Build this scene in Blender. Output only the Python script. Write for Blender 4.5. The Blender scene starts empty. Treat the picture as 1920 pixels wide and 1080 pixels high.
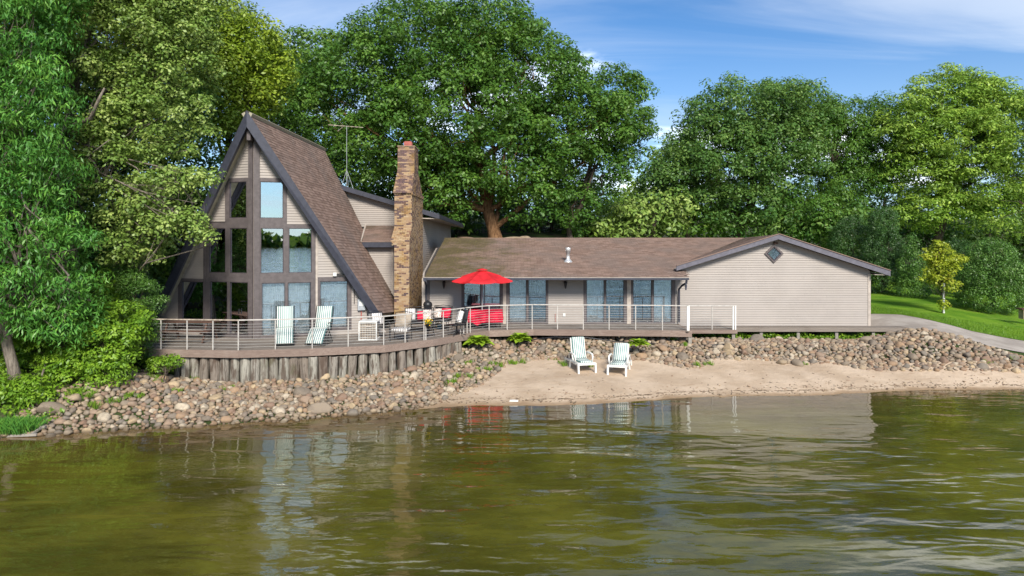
import bpy, math, random
import numpy as np
from mathutils import Vector, Matrix

# ------------------------------------------------------------------ camera, sky, sun, exposure
S = bpy.context.scene
COL = S.collection
EYE = 3.86
cd = bpy.data.cameras.new("camera")
cam = bpy.data.objects.new("camera", cd)
COL.objects.link(cam)
cam.location = (0, 0, EYE)
cam.rotation_euler = (math.radians(90), 0, 0)
cd.sensor_width = 36.0
cd.lens = 24.0
cd.shift_y = -95.0 / 1920.0
cd.clip_start = 0.1
cd.clip_end = 2000
S.camera = cam

SUN_EL, SUN_AZ = math.radians(35), math.radians(167)      # azimuth measured clockwise from +Y
W = bpy.data.worlds.new("World")
S.world = W
W.use_nodes = True
nt = W.node_tree
for n in list(nt.nodes):
    nt.nodes.remove(n)


def wn(t, **kw):
    n = nt.nodes.new(t)
    for k, v in kw.items():
        setattr(n, k, v)
    return n


wo = wn('ShaderNodeOutputWorld')
bg = wn('ShaderNodeBackground')
bg.inputs['Strength'].default_value = 0.15
sky = wn('ShaderNodeTexSky', sky_type='NISHITA', sun_disc=False)
sky.sun_elevation = SUN_EL
sky.sun_rotation = SUN_AZ
sky.altitude = 300
sky.air_density = 1.0
sky.dust_density = 0.6
sky.ozone_density = 2.2
tc = wn('ShaderNodeTexCoord')
sep = wn('ShaderNodeSeparateXYZ')
nt.links.new(tc.outputs['Generated'], sep.inputs[0])


def wmath(op, a, b=None, clamp=False):
    n = wn('ShaderNodeMath', operation=op, use_clamp=clamp)
    for i, v in enumerate((a, b)):
        if v is None:
            continue
        if isinstance(v, (int, float)):
            n.inputs[i].default_value = v
        else:
            nt.links.new(v, n.inputs[i])
    return n.outputs[0]


zz = wmath('ADD', wmath('MAXIMUM', sep.outputs[2], 0.0), 0.16)
cx = wmath('DIVIDE', sep.outputs[0], zz)
cy = wmath('DIVIDE', sep.outputs[1], zz)
cmb = wn('ShaderNodeCombineXYZ')
nt.links.new(cx, cmb.inputs[0])
nt.links.new(cy, cmb.inputs[1])


def wnoise(scale, detail, rough, loc, sc, rot=0.0, dist=0.0):
    mp = wn('ShaderNodeMapping')
    mp.inputs['Location'].default_value = loc
    mp.inputs['Rotation'].default_value = (0, 0, rot)
    mp.inputs['Scale'].default_value = sc
    nt.links.new(cmb.outputs[0], mp.inputs[0])
    n = wn('ShaderNodeTexNoise')
    n.inputs['Scale'].default_value = scale
    n.inputs['Detail'].default_value = detail
    n.inputs['Roughness'].default_value = rough
    n.inputs['Distortion'].default_value = dist
    nt.links.new(mp.outputs[0], n.inputs['Vector'])
    return n.outputs[0]


def wramp(v, a, b, hi=1.0):
    r = wn('ShaderNodeMapRange', interpolation_type='SMOOTHSTEP')
    r.inputs[1].default_value = a
    r.inputs[2].default_value = b
    r.inputs[4].default_value = hi
    nt.links.new(v, r.inputs[0])
    return r.outputs[0]


cirrus = wmath('MULTIPLY', wramp(wnoise(1.0, 7, 0.55, (1.7, 0.4, 0), (0.55, 1.5, 1), 0.45, 0.7), 0.36, 0.70, 0.72),
               wramp(wnoise(0.5, 2, 0.5, (3.1, 2.2, 0), (1, 1, 1)), 0.30, 0.62, 1.0))
cumul = wramp(wnoise(0.62, 8, 0.58, (4.38, 8.66, 0), (1, 1, 1), 0, 0.25), 0.55, 0.70, 0.94)
lowhaze = wramp(wmath('SUBTRACT', 0.32, sep.outputs[2]), 0.0, 0.34, 0.38)
cl = wmath('MAXIMUM', cirrus, lowhaze, clamp=True)
tint = wn('ShaderNodeMix', data_type='RGBA', blend_type='MULTIPLY')
tint.inputs[0].default_value = 1.0
nt.links.new(sky.outputs[0], tint.inputs[6])
tint.inputs[7].default_value = (0.20, 0.325, 0.435, 1)
mx = wn('ShaderNodeMix', data_type='RGBA')
nt.links.new(cl, mx.inputs[0])
nt.links.new(tint.outputs[2], mx.inputs[6])
mx.inputs[7].default_value = (2.9, 3.15, 3.5, 1)
mx2 = wn('ShaderNodeMix', data_type='RGBA')
nt.links.new(cumul, mx2.inputs[0])
nt.links.new(mx.outputs[2], mx2.inputs[6])
mx2.inputs[7].default_value = (10.5, 10.6, 10.8, 1)
nt.links.new(mx2.outputs[2], bg.inputs['Color'])
nt.links.new(bg.outputs[0], wo.inputs[0])

sl = bpy.data.lights.new("sun", 'SUN')
sl.energy = 2.7
sl.angle = math.radians(15.0)
sl.color = (1.0, 0.94, 0.84)
sun = bpy.data.objects.new("sun", sl)
COL.objects.link(sun)
sd = Vector((math.sin(SUN_AZ) * math.cos(SUN_EL), math.cos(SUN_AZ) * math.cos(SUN_EL), math.sin(SUN_EL)))
sun.rotation_euler = sd.to_track_quat('Z', 'Y').to_euler()
sun.location = (20, -20, 40)

S.view_settings.view_transform = 'Standard'
S.view_settings.look = 'None'
S.view_settings.exposure = 1.2
S.view_settings.gamma = 1.0
S.render.engine = 'CYCLES'
S.cycles.max_bounces = 10
S.cycles.diffuse_bounces = 6
S.cycles.transparent_max_bounces = 12
S.cycles.use_denoising = True
S.cycles.sample_clamp_indirect = 6.0

rnd = random.Random(7)
R = np.random.default_rng(11)


# ------------------------------------------------------------------ helpers
def at(px, py, Y):
    """a point at distance Y that the photo shows at pixel px, py"""
    return Vector(((px - 960) * Y / 1280.0, Y, EYE - (py - 445) * Y / 1280.0))


def G(px, py, z):
    """a point at height z that the photo shows at pixel px, py (below eye level)"""
    Y = (EYE - z) * 1280.0 / (py - 445.0)
    return Vector(((px - 960) * Y / 1280.0, Y, z))


def link(o, parent=None):
    COL.objects.link(o)
    if parent is not None:
        o.parent = parent
        o.matrix_parent_inverse = parent.matrix_basis.inverted()
    return o


def tag(o, label=None, cat=None, group=None, kind=None):
    if label: o['label'] = label
    if cat: o['category'] = cat
    if group: o['group'] = group
    if kind: o['kind'] = kind
    return o


def empty(name, loc=(0, 0, 0), rz=0.0, label=None, cat=None, group=None):
    o = bpy.data.objects.new(name, None)
    o.empty_display_size = 0.2
    o.location = loc
    o.rotation_euler = (0, 0, rz)
    COL.objects.link(o)
    return tag(o, label, cat, group)


class MB:
    def __init__(s):
        s.v, s.f, s.t = [], [], []
        s.tint = 0.0

    def add(s, vs, fs):
        b = len(s.v)
        s.v.extend(Vector(p) for p in vs)
        for f in fs:
            s.f.append([i + b for i in f])
            s.t.append(s.tint)

    def hexa(s, p):
        """8 corners: bottom 0-3 counter-clockwise, top 4-7"""
        s.add(p, [(3, 2, 1, 0), (4, 5, 6, 7), (0, 1, 5, 4), (1, 2, 6, 5), (2, 3, 7, 6), (3, 0, 4, 7)])

    def box(s, x0, x1, y0, y1, z0, z1):
        s.hexa([(x0, y0, z0), (x1, y0, z0), (x1, y1, z0), (x0, y1, z0),
                (x0, y0, z1), (x1, y0, z1), (x1, y1, z1), (x0, y1, z1)])

    def obox(s, O, U, N, u0, u1, n0, n1, z0, z1):
        P = lambda u, n, z: Vector(O) + Vector(U) * u + Vector(N) * n + Vector((0, 0, z))
        s.hexa([P(u0, n1, z0), P(u1, n1, z0), P(u1, n0, z0), P(u0, n0, z0),
                P(u0, n1, z1), P(u1, n1, z1), P(u1, n0, z1), P(u0, n0, z1)])

    def beam(s, a, b, w, h, up=(0, 0, 1)):
        a, b = Vector(a), Vector(b)
        d = (b - a).normalized()
        up = Vector(up)
        side = d.cross(up)
        if side.length < 1e-4: side = d.cross(Vector((0, 1, 0)))
        side.normalize()
        u2 = side.cross(d).normalized()
        q = []
        for p in (a, b):
            q += [p - side * w / 2 - u2 * h / 2, p + side * w / 2 - u2 * h / 2, p + side * w / 2 + u2 * h / 2, p - side * w / 2 + u2 * h / 2]
        s.hexa(q)

    def tube(s, pts, r, n=8, caps=True):
        pts = [Vector(p) for p in pts]
        rs = r if isinstance(r, (list, tuple)) else [r] * len(pts)
        rings = []
        prev = None
        for i, p in enumerate(pts):
            d = (pts[min(i + 1, len(pts) - 1)] - pts[max(i - 1, 0)]).normalized()
            if prev is None:
                a = d.orthogonal().normalized()
            else:
                a = (prev - d * prev.dot(d))
                a = a.normalized() if a.length > 1e-5 else d.orthogonal().normalized()
            prev = a
            b = d.cross(a)
            rings.append([p + (a * math.cos(2 * math.pi * k / n) + b * math.sin(2 * math.pi * k / n)) * rs[i] for k in range(n)])
        vs = [q for ring in rings for q in ring]
        fs = []
        for i in range(len(pts) - 1):
            for k in range(n):
                k2 = (k + 1) % n
                fs.append((i * n + k, i * n + k2, (i + 1) * n + k2, (i + 1) * n + k))
        if caps:
            fs.append(tuple(range(n - 1, -1, -1)))
            fs.append(tuple((len(pts) - 1) * n + k for k in range(n)))
        s.add(vs, fs)

    def lathe(s, prof, cx=0, cy=0, cz=0, n=16):
        vs = []
        for r, z in prof:
            for k in range(n):
                a = 2 * math.pi * k / n
                vs.append((cx + r * math.cos(a), cy + r * math.sin(a), cz + z))
        fs = []
        for i in range(len(prof) - 1):
            for k in range(n):
                k2 = (k + 1) % n
                fs.append((i * n + k, i * n + k2, (i + 1) * n + k2, (i + 1) * n + k))
        fs.append(tuple(range(n - 1, -1, -1)))
        fs.append(tuple((len(prof) - 1) * n + k for k in range(n)))
        s.add(vs, fs)

    def build(s, name, mat, parent=None, smooth=False, bevel=0.0):
        me = bpy.data.meshes.new(name)
        me.from_pydata([tuple(p) for p in s.v], [], s.f)
        a = me.attributes.new("tint", 'FLOAT', 'FACE')
        a.data.foreach_set("value", s.t)
        me.materials.append(mat)
        if smooth:
            me.polygons.foreach_set("use_smooth", [True] * len(me.polygons))
        me.update()
        o = bpy.data.objects.new(name, me)
        link(o, parent)
        if bevel > 0:
            m = o.modifiers.new("bevel", 'BEVEL')
            m.width = bevel
            m.segments = 2
            m.limit_method = 'ANGLE'
        return o


def np_mesh(name, V, F, tint, mat, parent=None, smooth=False):
    """V (n,3) float array, F (m,k) int array of equal-sized faces"""
    me = bpy.data.meshes.new(name)
    n, m, k = len(V), len(F), F.shape[1]
    me.vertices.add(n)
    me.vertices.foreach_set("co", np.ascontiguousarray(V, dtype=np.float32).ravel())
    me.loops.add(m * k)
    me.loops.foreach_set("vertex_index", np.ascontiguousarray(F, dtype=np.int32).ravel())
    me.polygons.add(m)
    me.polygons.foreach_set("loop_start", np.arange(0, m * k, k, dtype=np.int32))
    me.polygons.foreach_set("loop_total", np.full(m, k, dtype=np.int32))
    if smooth:
        me.polygons.foreach_set("use_smooth", np.ones(m, dtype=bool))
    me.update(calc_edges=True)
    a = me.attributes.new("tint", 'FLOAT', 'FACE')
    a.data.foreach_set("value", np.broadcast_to(np.asarray(tint, dtype=np.float32), (m,)).copy())
    me.materials.append(mat)
    o = bpy.data.objects.new(name, me)
    return link(o, parent)


# ------------------------------------------------------------------ materials
class Mat:
    def __init__(s, name, rough=0.7, spec=0.3, metal=0.0):
        s.m = bpy.data.materials.new(name)
        s.m.use_nodes = True
        s.nt = s.m.node_tree
        s.b = s.nt.nodes['Principled BSDF']
        s.b.inputs['Roughness'].default_value = rough
        s.b.inputs['Specular IOR Level'].default_value = spec
        s.b.inputs['Metallic'].default_value = metal
        s.out = s.nt.nodes['Material Output']

    def n(s, t, **kw):
        n = s.nt.nodes.new(t)
        for k, v in kw.items():
            setattr(n, k, v)
        return n

    def put(s, sock, v):
        if isinstance(v, bpy.types.NodeSocket):
            s.nt.links.new(v, sock)
        elif isinstance(v, (tuple, list)) and len(v) == 3 and sock.type == 'RGBA':
            sock.default_value = (*v, 1)
        else:
            sock.default_value = v

    def math(s, op, a, b=0.0, c=None, clamp=False):
        n = s.n('ShaderNodeMath', operation=op, use_clamp=clamp)
        s.put(n.inputs[0], a)
        s.put(n.inputs[1], b)
        if c is not None: s.put(n.inputs[2], c)
        return n.outputs[0]

    def pos(s, scale=(1, 1, 1), obj=False, rot=(0, 0, 0)):
        if obj:
            src = s.n('ShaderNodeTexCoord').outputs['Object']
        else:
            src = s.n('ShaderNodeNewGeometry').outputs['Position']
        mp = s.n('ShaderNodeMapping')
        mp.inputs['Scale'].default_value = scale
        mp.inputs['Rotation'].default_value = rot
        s.put(mp.inputs[0], src)
        return mp.outputs[0]

    def noise(s, vec, scale, detail=4, rough=0.55, dist=0.0):
        n = s.n('ShaderNodeTexNoise')
        s.put(n.inputs['Vector'], vec)
        n.inputs['Scale'].default_value = scale
        n.inputs['Detail'].default_value = detail
        n.inputs['Roughness'].default_value = rough
        n.inputs['Distortion'].default_value = dist
        return n.outputs[0]

    def rng(s, v, a, b, c=0.0, d=1.0, smooth=True):
        n = s.n('ShaderNodeMapRange', interpolation_type='SMOOTHSTEP' if smooth else 'LINEAR')
        s.put(n.inputs[0], v)
        for i, q in zip((1, 2, 3, 4), (a, b, c, d)):
            n.inputs[i].default_value = q
        return n.outputs[0]

    def mix(s, f, a, b, blend='MIX'):
        n = s.n('ShaderNodeMix', data_type='RGBA', blend_type=blend)
        s.put(n.inputs[0], f)
        s.put(n.inputs[6], a)
        s.put(n.inputs[7], b)
        return n.outputs[2]

    def ramp(s, v, stops, const=False):
        n = s.n('ShaderNodeValToRGB')
        cr = n.color_ramp
        if const: cr.interpolation = 'CONSTANT'
        while len(cr.elements) < len(stops): cr.elements.new(0.5)
        for e, (p, c) in zip(cr.elements, stops):
            e.position = p
            e.color = (*c, 1)
        s.put(n.inputs[0], v)
        return n.outputs[0]

    def rand(s):
        a = s.n('ShaderNodeAttribute', attribute_name='tint').outputs['Fac']
        o = s.n('ShaderNodeObjectInfo').outputs['Random']
        return s.math('FRACT', s.math('ADD', a, o))

    def tintv(s):
        return s.n('ShaderNodeAttribute', attribute_name='tint').outputs['Fac']

    def color(s, c):
        s.put(s.b.inputs['Base Color'], c)
        return s

    def bump(s, h, strength=0.3, dist=0.02):
        n = s.n('ShaderNodeBump')
        n.inputs['Strength'].default_value = strength
        n.inputs['Distance'].default_value = dist
        s.put(n.inputs['Height'], h)
        s.nt.links.new(n.outputs[0], s.b.inputs['Normal'])
        return s


def plain(name, c, rough=0.6, spec=0.3, metal=0.0, var=0.12, scale=6.0, bump=0.0):
    m = Mat(name, rough, spec, metal)
    p = m.pos()
    n = m.noise(p, scale, 5, 0.6)
    dark = tuple(x * (1 - var * 1.6) for x in c)
    lite = tuple(min(1, x * (1 + var)) for x in c)
    m.color(m.mix(m.rng(n, 0.3, 0.7), dark, lite))
    if bump: m.bump(m.noise(p, scale * 8, 3), bump, 0.01)
    return m.m


def siding_mat():
    m = Mat("vinyl_siding", 0.55, 0.3)
    p = m.pos((0.5, 0.5, 0.5))
    c = m.mix(m.rng(m.noise(p, 1.4, 5, 0.6), 0.3, 0.7), (0.282, 0.249, 0.225), (0.322, 0.285, 0.258))
    c = m.mix(m.math('MULTIPLY', m.rand(), 0.18), c, (0.40, 0.34, 0.29))
    streak = m.rng(m.noise(m.pos((3, 3, 0.25)), 2.5, 4, 0.6), 0.56, 0.75, 0, 0.22)
    m.color(m.mix(streak, c, (0.33, 0.30, 0.25)))
    m.bump(m.noise(m.pos((2, 2, 25)), 3, 3), 0.12, 0.004)
    return m.m


def shingle_mat(name, moss_x=None):
    m = Mat(name, 0.92, 0.12)
    r = m.rand()
    c = m.ramp(r, [(0, (0.15, 0.098, 0.076)), (0.35, (0.19, 0.127, 0.10)), (0.7, (0.225, 0.152, 0.12)), (1, (0.265, 0.182, 0.145))])
    p = m.pos()
    c = m.mix(m.rng(m.noise(p, 0.55, 5, 0.6), 0.42, 0.68, 0, 0.55), c, (0.155, 0.125, 0.11))
    c = m.mix(m.rng(m.noise(p, 45, 2, 0.7), 0.45, 0.75, 0, 0.35), c, (0.36, 0.28, 0.24))
    # moss and algae that grow on the shaded end of the roof
    sx = m.n('ShaderNodeSeparateXYZ')
    m.put(sx.inputs[0], m.n('ShaderNodeNewGeometry').outputs['Position'])
    patch = m.noise(p, 0.8, 6, 0.7)
    if moss_x is not None:
        reach = m.rng(sx.outputs[0], moss_x[0], moss_x[1], 1.0, 0.0)
        grow = m.rng(m.math('ADD', m.math('MULTIPLY', reach, 0.42), patch), 0.60, 0.92, 0, 0.85)
        c = m.mix(grow, c, (0.082, 0.068, 0.030))
        c = m.mix(m.math('MULTIPLY', grow, m.rng(m.noise(p, 9, 5, 0.75), 0.5, 0.66)), c, (0.16, 0.135, 0.05))
    else:
        # damp streak along the wall junction of the steep roof
        edge = m.math('SUBTRACT', sx.outputs[1], m.math('MULTIPLY', sx.outputs[2], 0.55))
        grow = m.rng(m.math('ADD', m.math('MULTIPLY', m.rng(edge, 28.2, 32.5), 0.35), patch), 0.68, 1.0, 0, 0.75)
        c = m.mix(grow, c, (0.085, 0.068, 0.045))
    m.color(c)
    m.bump(m.noise(p, 60, 3), 0.3, 0.006)
    return m.m


def wood_mat(name, a, b, axis=0, stain=(0.10, 0.075, 0.055), rough=0.85):
    m = Mat(name, rough, 0.15)
    sc = [14, 14, 14]
    sc[axis] = 0.9
    g = m.noise(m.pos(tuple(sc)), 2.0, 6, 0.65, 0.4)
    c = m.mix(m.rng(g, 0.3, 0.7), a, b)
    c = m.mix(m.math('MULTIPLY', m.rand(), 0.35), c, tuple(x * 0.62 for x in a))
    c = m.mix(m.rng(m.noise(m.pos(), 0.9, 4, 0.6), 0.52, 0.75, 0, 0.5), c, stain)
    m.color(c)
    m.bump(g, 0.35, 0.006)
    return m.m


def log_mat():
    m = Mat("weathered_log", 0.95, 0.1)
    g = m.noise(m.pos((16, 16, 1.1)), 1.6, 7, 0.68, 0.5)
    c = m.ramp(m.rand(), [(0, (0.246, 0.225, 0.187)), (0.3, (0.323, 0.302, 0.255)), (0.55, (0.170, 0.132, 0.106)), (0.8, (0.289, 0.268, 0.230)), (1, (0.200, 0.166, 0.136))])
    c = m.mix(m.rng(g, 0.46, 0.66, 0, 0.85), c, (0.047, 0.036, 0.030))
    c = m.mix(m.rng(m.noise(m.pos((5, 5, 1.2)), 1.0, 4, 0.6), 0.47, 0.62, 0, 0.8), c, (0.076, 0.051, 0.038))
    c = m.mix(m.rng(m.noise(m.pos(), 1.3, 3), 0.56, 0.7, 0, 0.35), c, (0.111, 0.119, 0.060))
    m.color(c)
    m.bump(g, 0.7, 0.02)
    return m.m


def stone_mat(name, rampstops):
    m = Mat(name, 0.8, 0.2)
    c = m.ramp(m.rand(), rampstops)
    p = m.pos()
    c = m.mix(m.rng(m.noise(p, 14, 6, 0.7), 0.38, 0.66, 0, 0.5), c, (0.215, 0.17, 0.135))
    c = m.mix(m.rng(m.noise(p, 4.5, 5, 0.65), 0.52, 0.72, 0, 0.55), c, (0.10, 0.078, 0.058))
    c = m.mix(m.rng(m.noise(p, 70, 2, 0.6), 0.58, 0.72, 0, 0.35), c, (0.10, 0.085, 0.075))
    # the wet and silty foot of the bank
    sx = m.n('ShaderNodeSeparateXYZ')
    m.put(sx.inputs[0], m.n('ShaderNodeNewGeometry').outputs['Position'])
    wet = m.rng(sx.outputs[2], -1.43, -1.33, 0.8, 0.0)
    c = m.mix(wet, c, (0.085, 0.06, 0.035))
    m.color(c)
    m.bump(m.noise(p, 26, 5, 0.7), 0.35, 0.012)
    return m.m


def leaf_mat(name, dark, mid, light, trans=0.36, extra=None, emis=0):
    m = Mat(name, 0.45, 0.4)
    stops = [(0, dark), (0.5, mid), (1.0, light)]
    c = m.ramp(m.tintv(), stops)
    c = m.mix(m.rng(m.noise(m.pos(), 0.35, 3, 0.5), 0.4, 0.7, 0, 0.45), c, tuple(x * 0.62 for x in mid))
    if extra:
        c = m.mix(m.rng(m.noise(m.pos(), 2.5, 3, 0.5), 0.60, 0.72, 0, 0.6), c, extra)
    m.color(c)
    tr = m.n('ShaderNodeBsdfTranslucent')
    m.put(tr.inputs['Color'], m.mix(0.35, c, (0.22, 0.30, 0.03)))
    ms = m.n('ShaderNodeMixShader')
    ms.inputs[0].default_value = trans
    m.nt.links.new(m.b.outputs[0], ms.inputs[1])
    m.nt.links.new(tr.outputs[0], ms.inputs[2])
    m.nt.links.new(ms.outputs[0], m.out.inputs[0])
    return m.m


def bark_mat(name, a, b):
    m = Mat(name, 0.95, 0.1)
    g = m.noise(m.pos((9, 9, 1.4)), 1.7, 7, 0.7, 0.6)
    m.color(m.mix(m.rng(g, 0.35, 0.65), a, b))
    m.bump(g, 0.8, 0.05)
    return m.m


def stripe_mat(name, axis, green=(0.035, 0.155, 0.15), white=(0.74, 0.75, 0.70), period=0.072):
    m = Mat(name, 0.85, 0.15)
    sx = m.n('ShaderNodeSeparateXYZ')
    m.put(sx.inputs[0], m.n('ShaderNodeTexCoord').outputs['Object'])
    f = m.math('FRACT', m.math('DIVIDE', m.math('ADD', sx.outputs[axis], 10.0), period))
    c = m.mix(m.rng(f, 0.44, 0.50, smooth=False), white, green)
    thin = m.rng(m.math('ABSOLUTE', m.math('SUBTRACT', f, 0.72)), 0.05, 0.03, 0, 1, smooth=False)
    c = m.mix(thin, c, tuple(x * 0.7 for x in white))
    m.color(c)
    m.bump(m.noise(m.pos(), 12, 3), 0.2, 0.01)
    return m.m


def glass_mat(name, refl, tintc, bumpy=0.03):
    m = Mat(name, 0.0)
    m.nt.nodes.remove(m.b)
    gl = m.n('ShaderNodeBsdfGlossy')
    gl.inputs['Roughness'].default_value = 0.0
    gl.inputs['Color'].default_value = (0.93, 0.97, 1.0, 1)
    tr = m.n('ShaderNodeBsdfTransparent')
    tr.inputs['Color'].default_value = (*tintc, 1)
    fr = m.n('ShaderNodeFresnel')
    fr.inputs['IOR'].default_value = 1.6
    f = m.math('ADD', m.math('MULTIPLY', fr.outputs[0], 1.6), refl, clamp=True)
    ms = m.n('ShaderNodeMixShader')
    m.put(ms.inputs[0], f)
    m.nt.links.new(tr.outputs[0], ms.inputs[1])
    m.nt.links.new(gl.outputs[0], ms.inputs[2])
    m.nt.links.new(ms.outputs[0], m.out.inputs[0])
    bp = m.n('ShaderNodeBump')
    bp.inputs['Strength'].default_value = bumpy
    bp.inputs['Distance'].default_value = 0.02
    m.put(bp.inputs['Height'], m.noise(m.pos((1, 1, 1)), 1.6, 2, 0.5))
    m.nt.links.new(bp.outputs[0], gl.inputs['Normal'])
    return m.m


M = {}
M['siding'] = siding_mat()
M['trim_light'] = plain("pale_trim", (0.410, 0.353, 0.303), 0.5)
M['fascia'] = plain("charcoal_fascia", (0.040, 0.042, 0.058), 0.5, 0.35)
M['fascia_grey'] = plain("grey_fascia", (0.115, 0.109, 0.132), 0.5, 0.35)
M['taupe'] = plain("taupe_frame", (0.106, 0.089, 0.088), 0.55)
M['sash'] = plain("dark_sash", (0.045, 0.036, 0.042), 0.4)
M['shingle'] = shingle_mat("asphalt_shingle")
M['shingle_moss'] = shingle_mat("mossy_shingle", (-5.0, 3.5))
M['under'] = plain("roof_deck", (0.06, 0.05, 0.045), 0.9)
M['ceiling'] = plain("cream_ceiling", (0.336, 0.304, 0.216), 0.7)
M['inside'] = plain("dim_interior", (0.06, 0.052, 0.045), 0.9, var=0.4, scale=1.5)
M['curtain'] = plain("pale_curtain", (0.720, 0.720, 0.720), 0.9)
M['curtain_yellow'] = plain("cream_curtain", (0.527, 0.468, 0.255), 0.9)
M['screen'] = plain("grey_screen", (0.13, 0.15, 0.18), 0.9)
M['pane_dark'] = glass_mat("dark_pane", 0.05, (0.45, 0.50, 0.49))
M['pane_sky'] = glass_mat("mirror_pane", 0.48, (0.6, 0.66, 0.70))
M['pane'] = glass_mat("window_pane", 0.13, (0.84, 0.88, 0.90))
M['deck'] = wood_mat("grey_deck_wood", (0.176, 0.148, 0.127), (0.246, 0.209, 0.176), 0)
M['fasciawood'] = wood_mat("brown_deck_fascia", (0.189, 0.135, 0.111), (0.279, 0.213, 0.176), 0, (0.312, 0.254, 0.221))
M['postwood'] = wood_mat("grey_post_wood", (0.246, 0.221, 0.193), (0.328, 0.295, 0.254), 2)
M['brownwood'] = wood_mat("brown_table_wood", (0.082, 0.045, 0.034), (0.131, 0.078, 0.057), 0)
M['log'] = log_mat()
M['rail'] = plain("pale_rail", (0.44, 0.41, 0.375), 0.4)
M['rail_brown'] = plain("weathered_rail", (0.357, 0.297, 0.238), 0.6, var=0.3)
M['white'] = plain("white_plastic", (0.671, 0.662, 0.628), 0.35, 0.4, var=0.05)
M['steel'] = plain("steel_cable", (0.42, 0.41, 0.39), 0.6, 0.3)
M['galv'] = plain("galvanised_vent", (0.612, 0.612, 0.612), 0.3, 0.5, 0.5)
M['black'] = plain("black_metal", (0.018, 0.018, 0.02), 0.4, 0.4)
M['grey'] = plain("grey_metal", (0.32, 0.34, 0.36), 0.4, 0.4)
M['red'] = plain("red_canvas", (0.527, 0.019, 0.025), 0.7, 0.2, var=0.15, scale=3)
M['redcloth'] = plain("red_tablecloth", (0.544, 0.010, 0.040), 0.75, 0.2, var=0.15, scale=4)
M['clay'] = plain("red_clay", (0.33, 0.10, 0.08), 0.85)
M['mortar'] = plain("mortar", (0.36, 0.28, 0.19), 0.95, var=0.2)
M['beige'] = plain("beige_mesh", (0.34, 0.28, 0.22), 0.9)
M['blue'] = plain("blue_pot", (0.06, 0.16, 0.27), 0.3)
M['yellow'] = plain("yellow_petal", (0.75, 0.42, 0.02), 0.7)
M['pillow'] = stripe_mat("pale_striped_pillow", 0, (0.32, 0.28, 0.28), (0.72, 0.70, 0.66), 0.09)
M['stripe'] = stripe_mat("green_white_stripe", 0)
M['stripe_across'] = stripe_mat("green_white_cross_stripe", 2, period=0.062)
M['antenna'] = plain("tarnished_antenna", (0.45, 0.36, 0.28), 0.4, 0.5, 0.4)


def brick_mat():
    m = Mat("mixed_brick", 0.9, 0.15)
    r = m.rand()
    tan = m.ramp(r, [(0, (0.312, 0.205, 0.123)), (0.22, (0.385, 0.287, 0.180)), (0.45, (0.295, 0.184, 0.102)), (0.60, (0.344, 0.246, 0.156)),
                     (0.70, (0.262, 0.156, 0.098)), (0.78, (0.107, 0.061, 0.057)), (0.9, (0.074, 0.053, 0.061)), (1, (0.131, 0.082, 0.078))])
    dark = m.ramp(r, [(0, (0.107, 0.070, 0.070)), (0.35, (0.135, 0.086, 0.078)), (0.5, (0.279, 0.180, 0.131)), (0.72, (0.361, 0.254, 0.148)), (0.85, (0.123, 0.074, 0.082)), (1, (0.082, 0.057, 0.066))])
    sx = m.n('ShaderNodeSeparateXYZ')
    m.put(sx.inputs[0], m.n('ShaderNodeNewGeometry').outputs['Position'])
    c = m.mix(m.rng(sx.outputs[2], 5.80, 5.90), tan, dark)
    p = m.pos()
    c = m.mix(m.rng(m.noise(p, 1.5, 5, 0.7), 0.48, 0.66, 0, 0.55), c, (0.271, 0.156, 0.029))
    c = m.mix(m.rng(m.noise(p, 3.2, 6, 0.75), 0.55, 0.72, 0, 0.55), c, (0.098, 0.074, 0.057))
    c = m.mix(m.rng(m.noise(p, 22, 4, 0.7), 0.5, 0.75, 0, 0.5), c, (0.344, 0.262, 0.164))
    m.color(c)
    m.bump(m.noise(p, 30, 4), 0.4, 0.006)
    return m.m


M['brick'] = brick_mat()
STONES = [(0, (0.335, 0.252, 0.160)), (0.14, (0.233, 0.187, 0.136)), (0.3, (0.298, 0.191, 0.112)), (0.44, (0.205, 0.126, 0.084)), (0.56, (0.437, 0.365, 0.268)),
          (0.7, (0.153, 0.132, 0.108)), (0.82, (0.270, 0.187, 0.128)), (0.92, (0.400, 0.300, 0.180)), (1, (0.112, 0.097, 0.084))]
M['stone'] = stone_mat("fieldstone", STONES)

# ------------------------------------------------------------------ terrain
shore = [(-60, 2), (-30, 9.5), (-20, 14.5), (-17, 16.4), (-13.5, 18.03), (-11.1, 18.7), (-8.45, 19.3), (-6.2, 19.9), (-4.2, 20.6), (-2.36, 21.55), (-1.0, 21.8),
         (0.68, 21.75), (3.46, 22.15), (6.1, 22.9), (9.7, 23.1), (13.8, 23.85), (18.1, 24.1), (25, 25.0), (60, 28)]
shx = np.array([p[0] for p in shore]); shy = np.array([p[1] for p in shore])


def shore_y(x):
    x = np.asarray(x, float)
    wob = 0.10 * np.sin(x * 2.3 + 0.5) + 0.06 * np.sin(x * 5.1) + 0.04 * np.sin(x * 11.3 + 1)
    return np.interp(x, shx, shy) + wob


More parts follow.
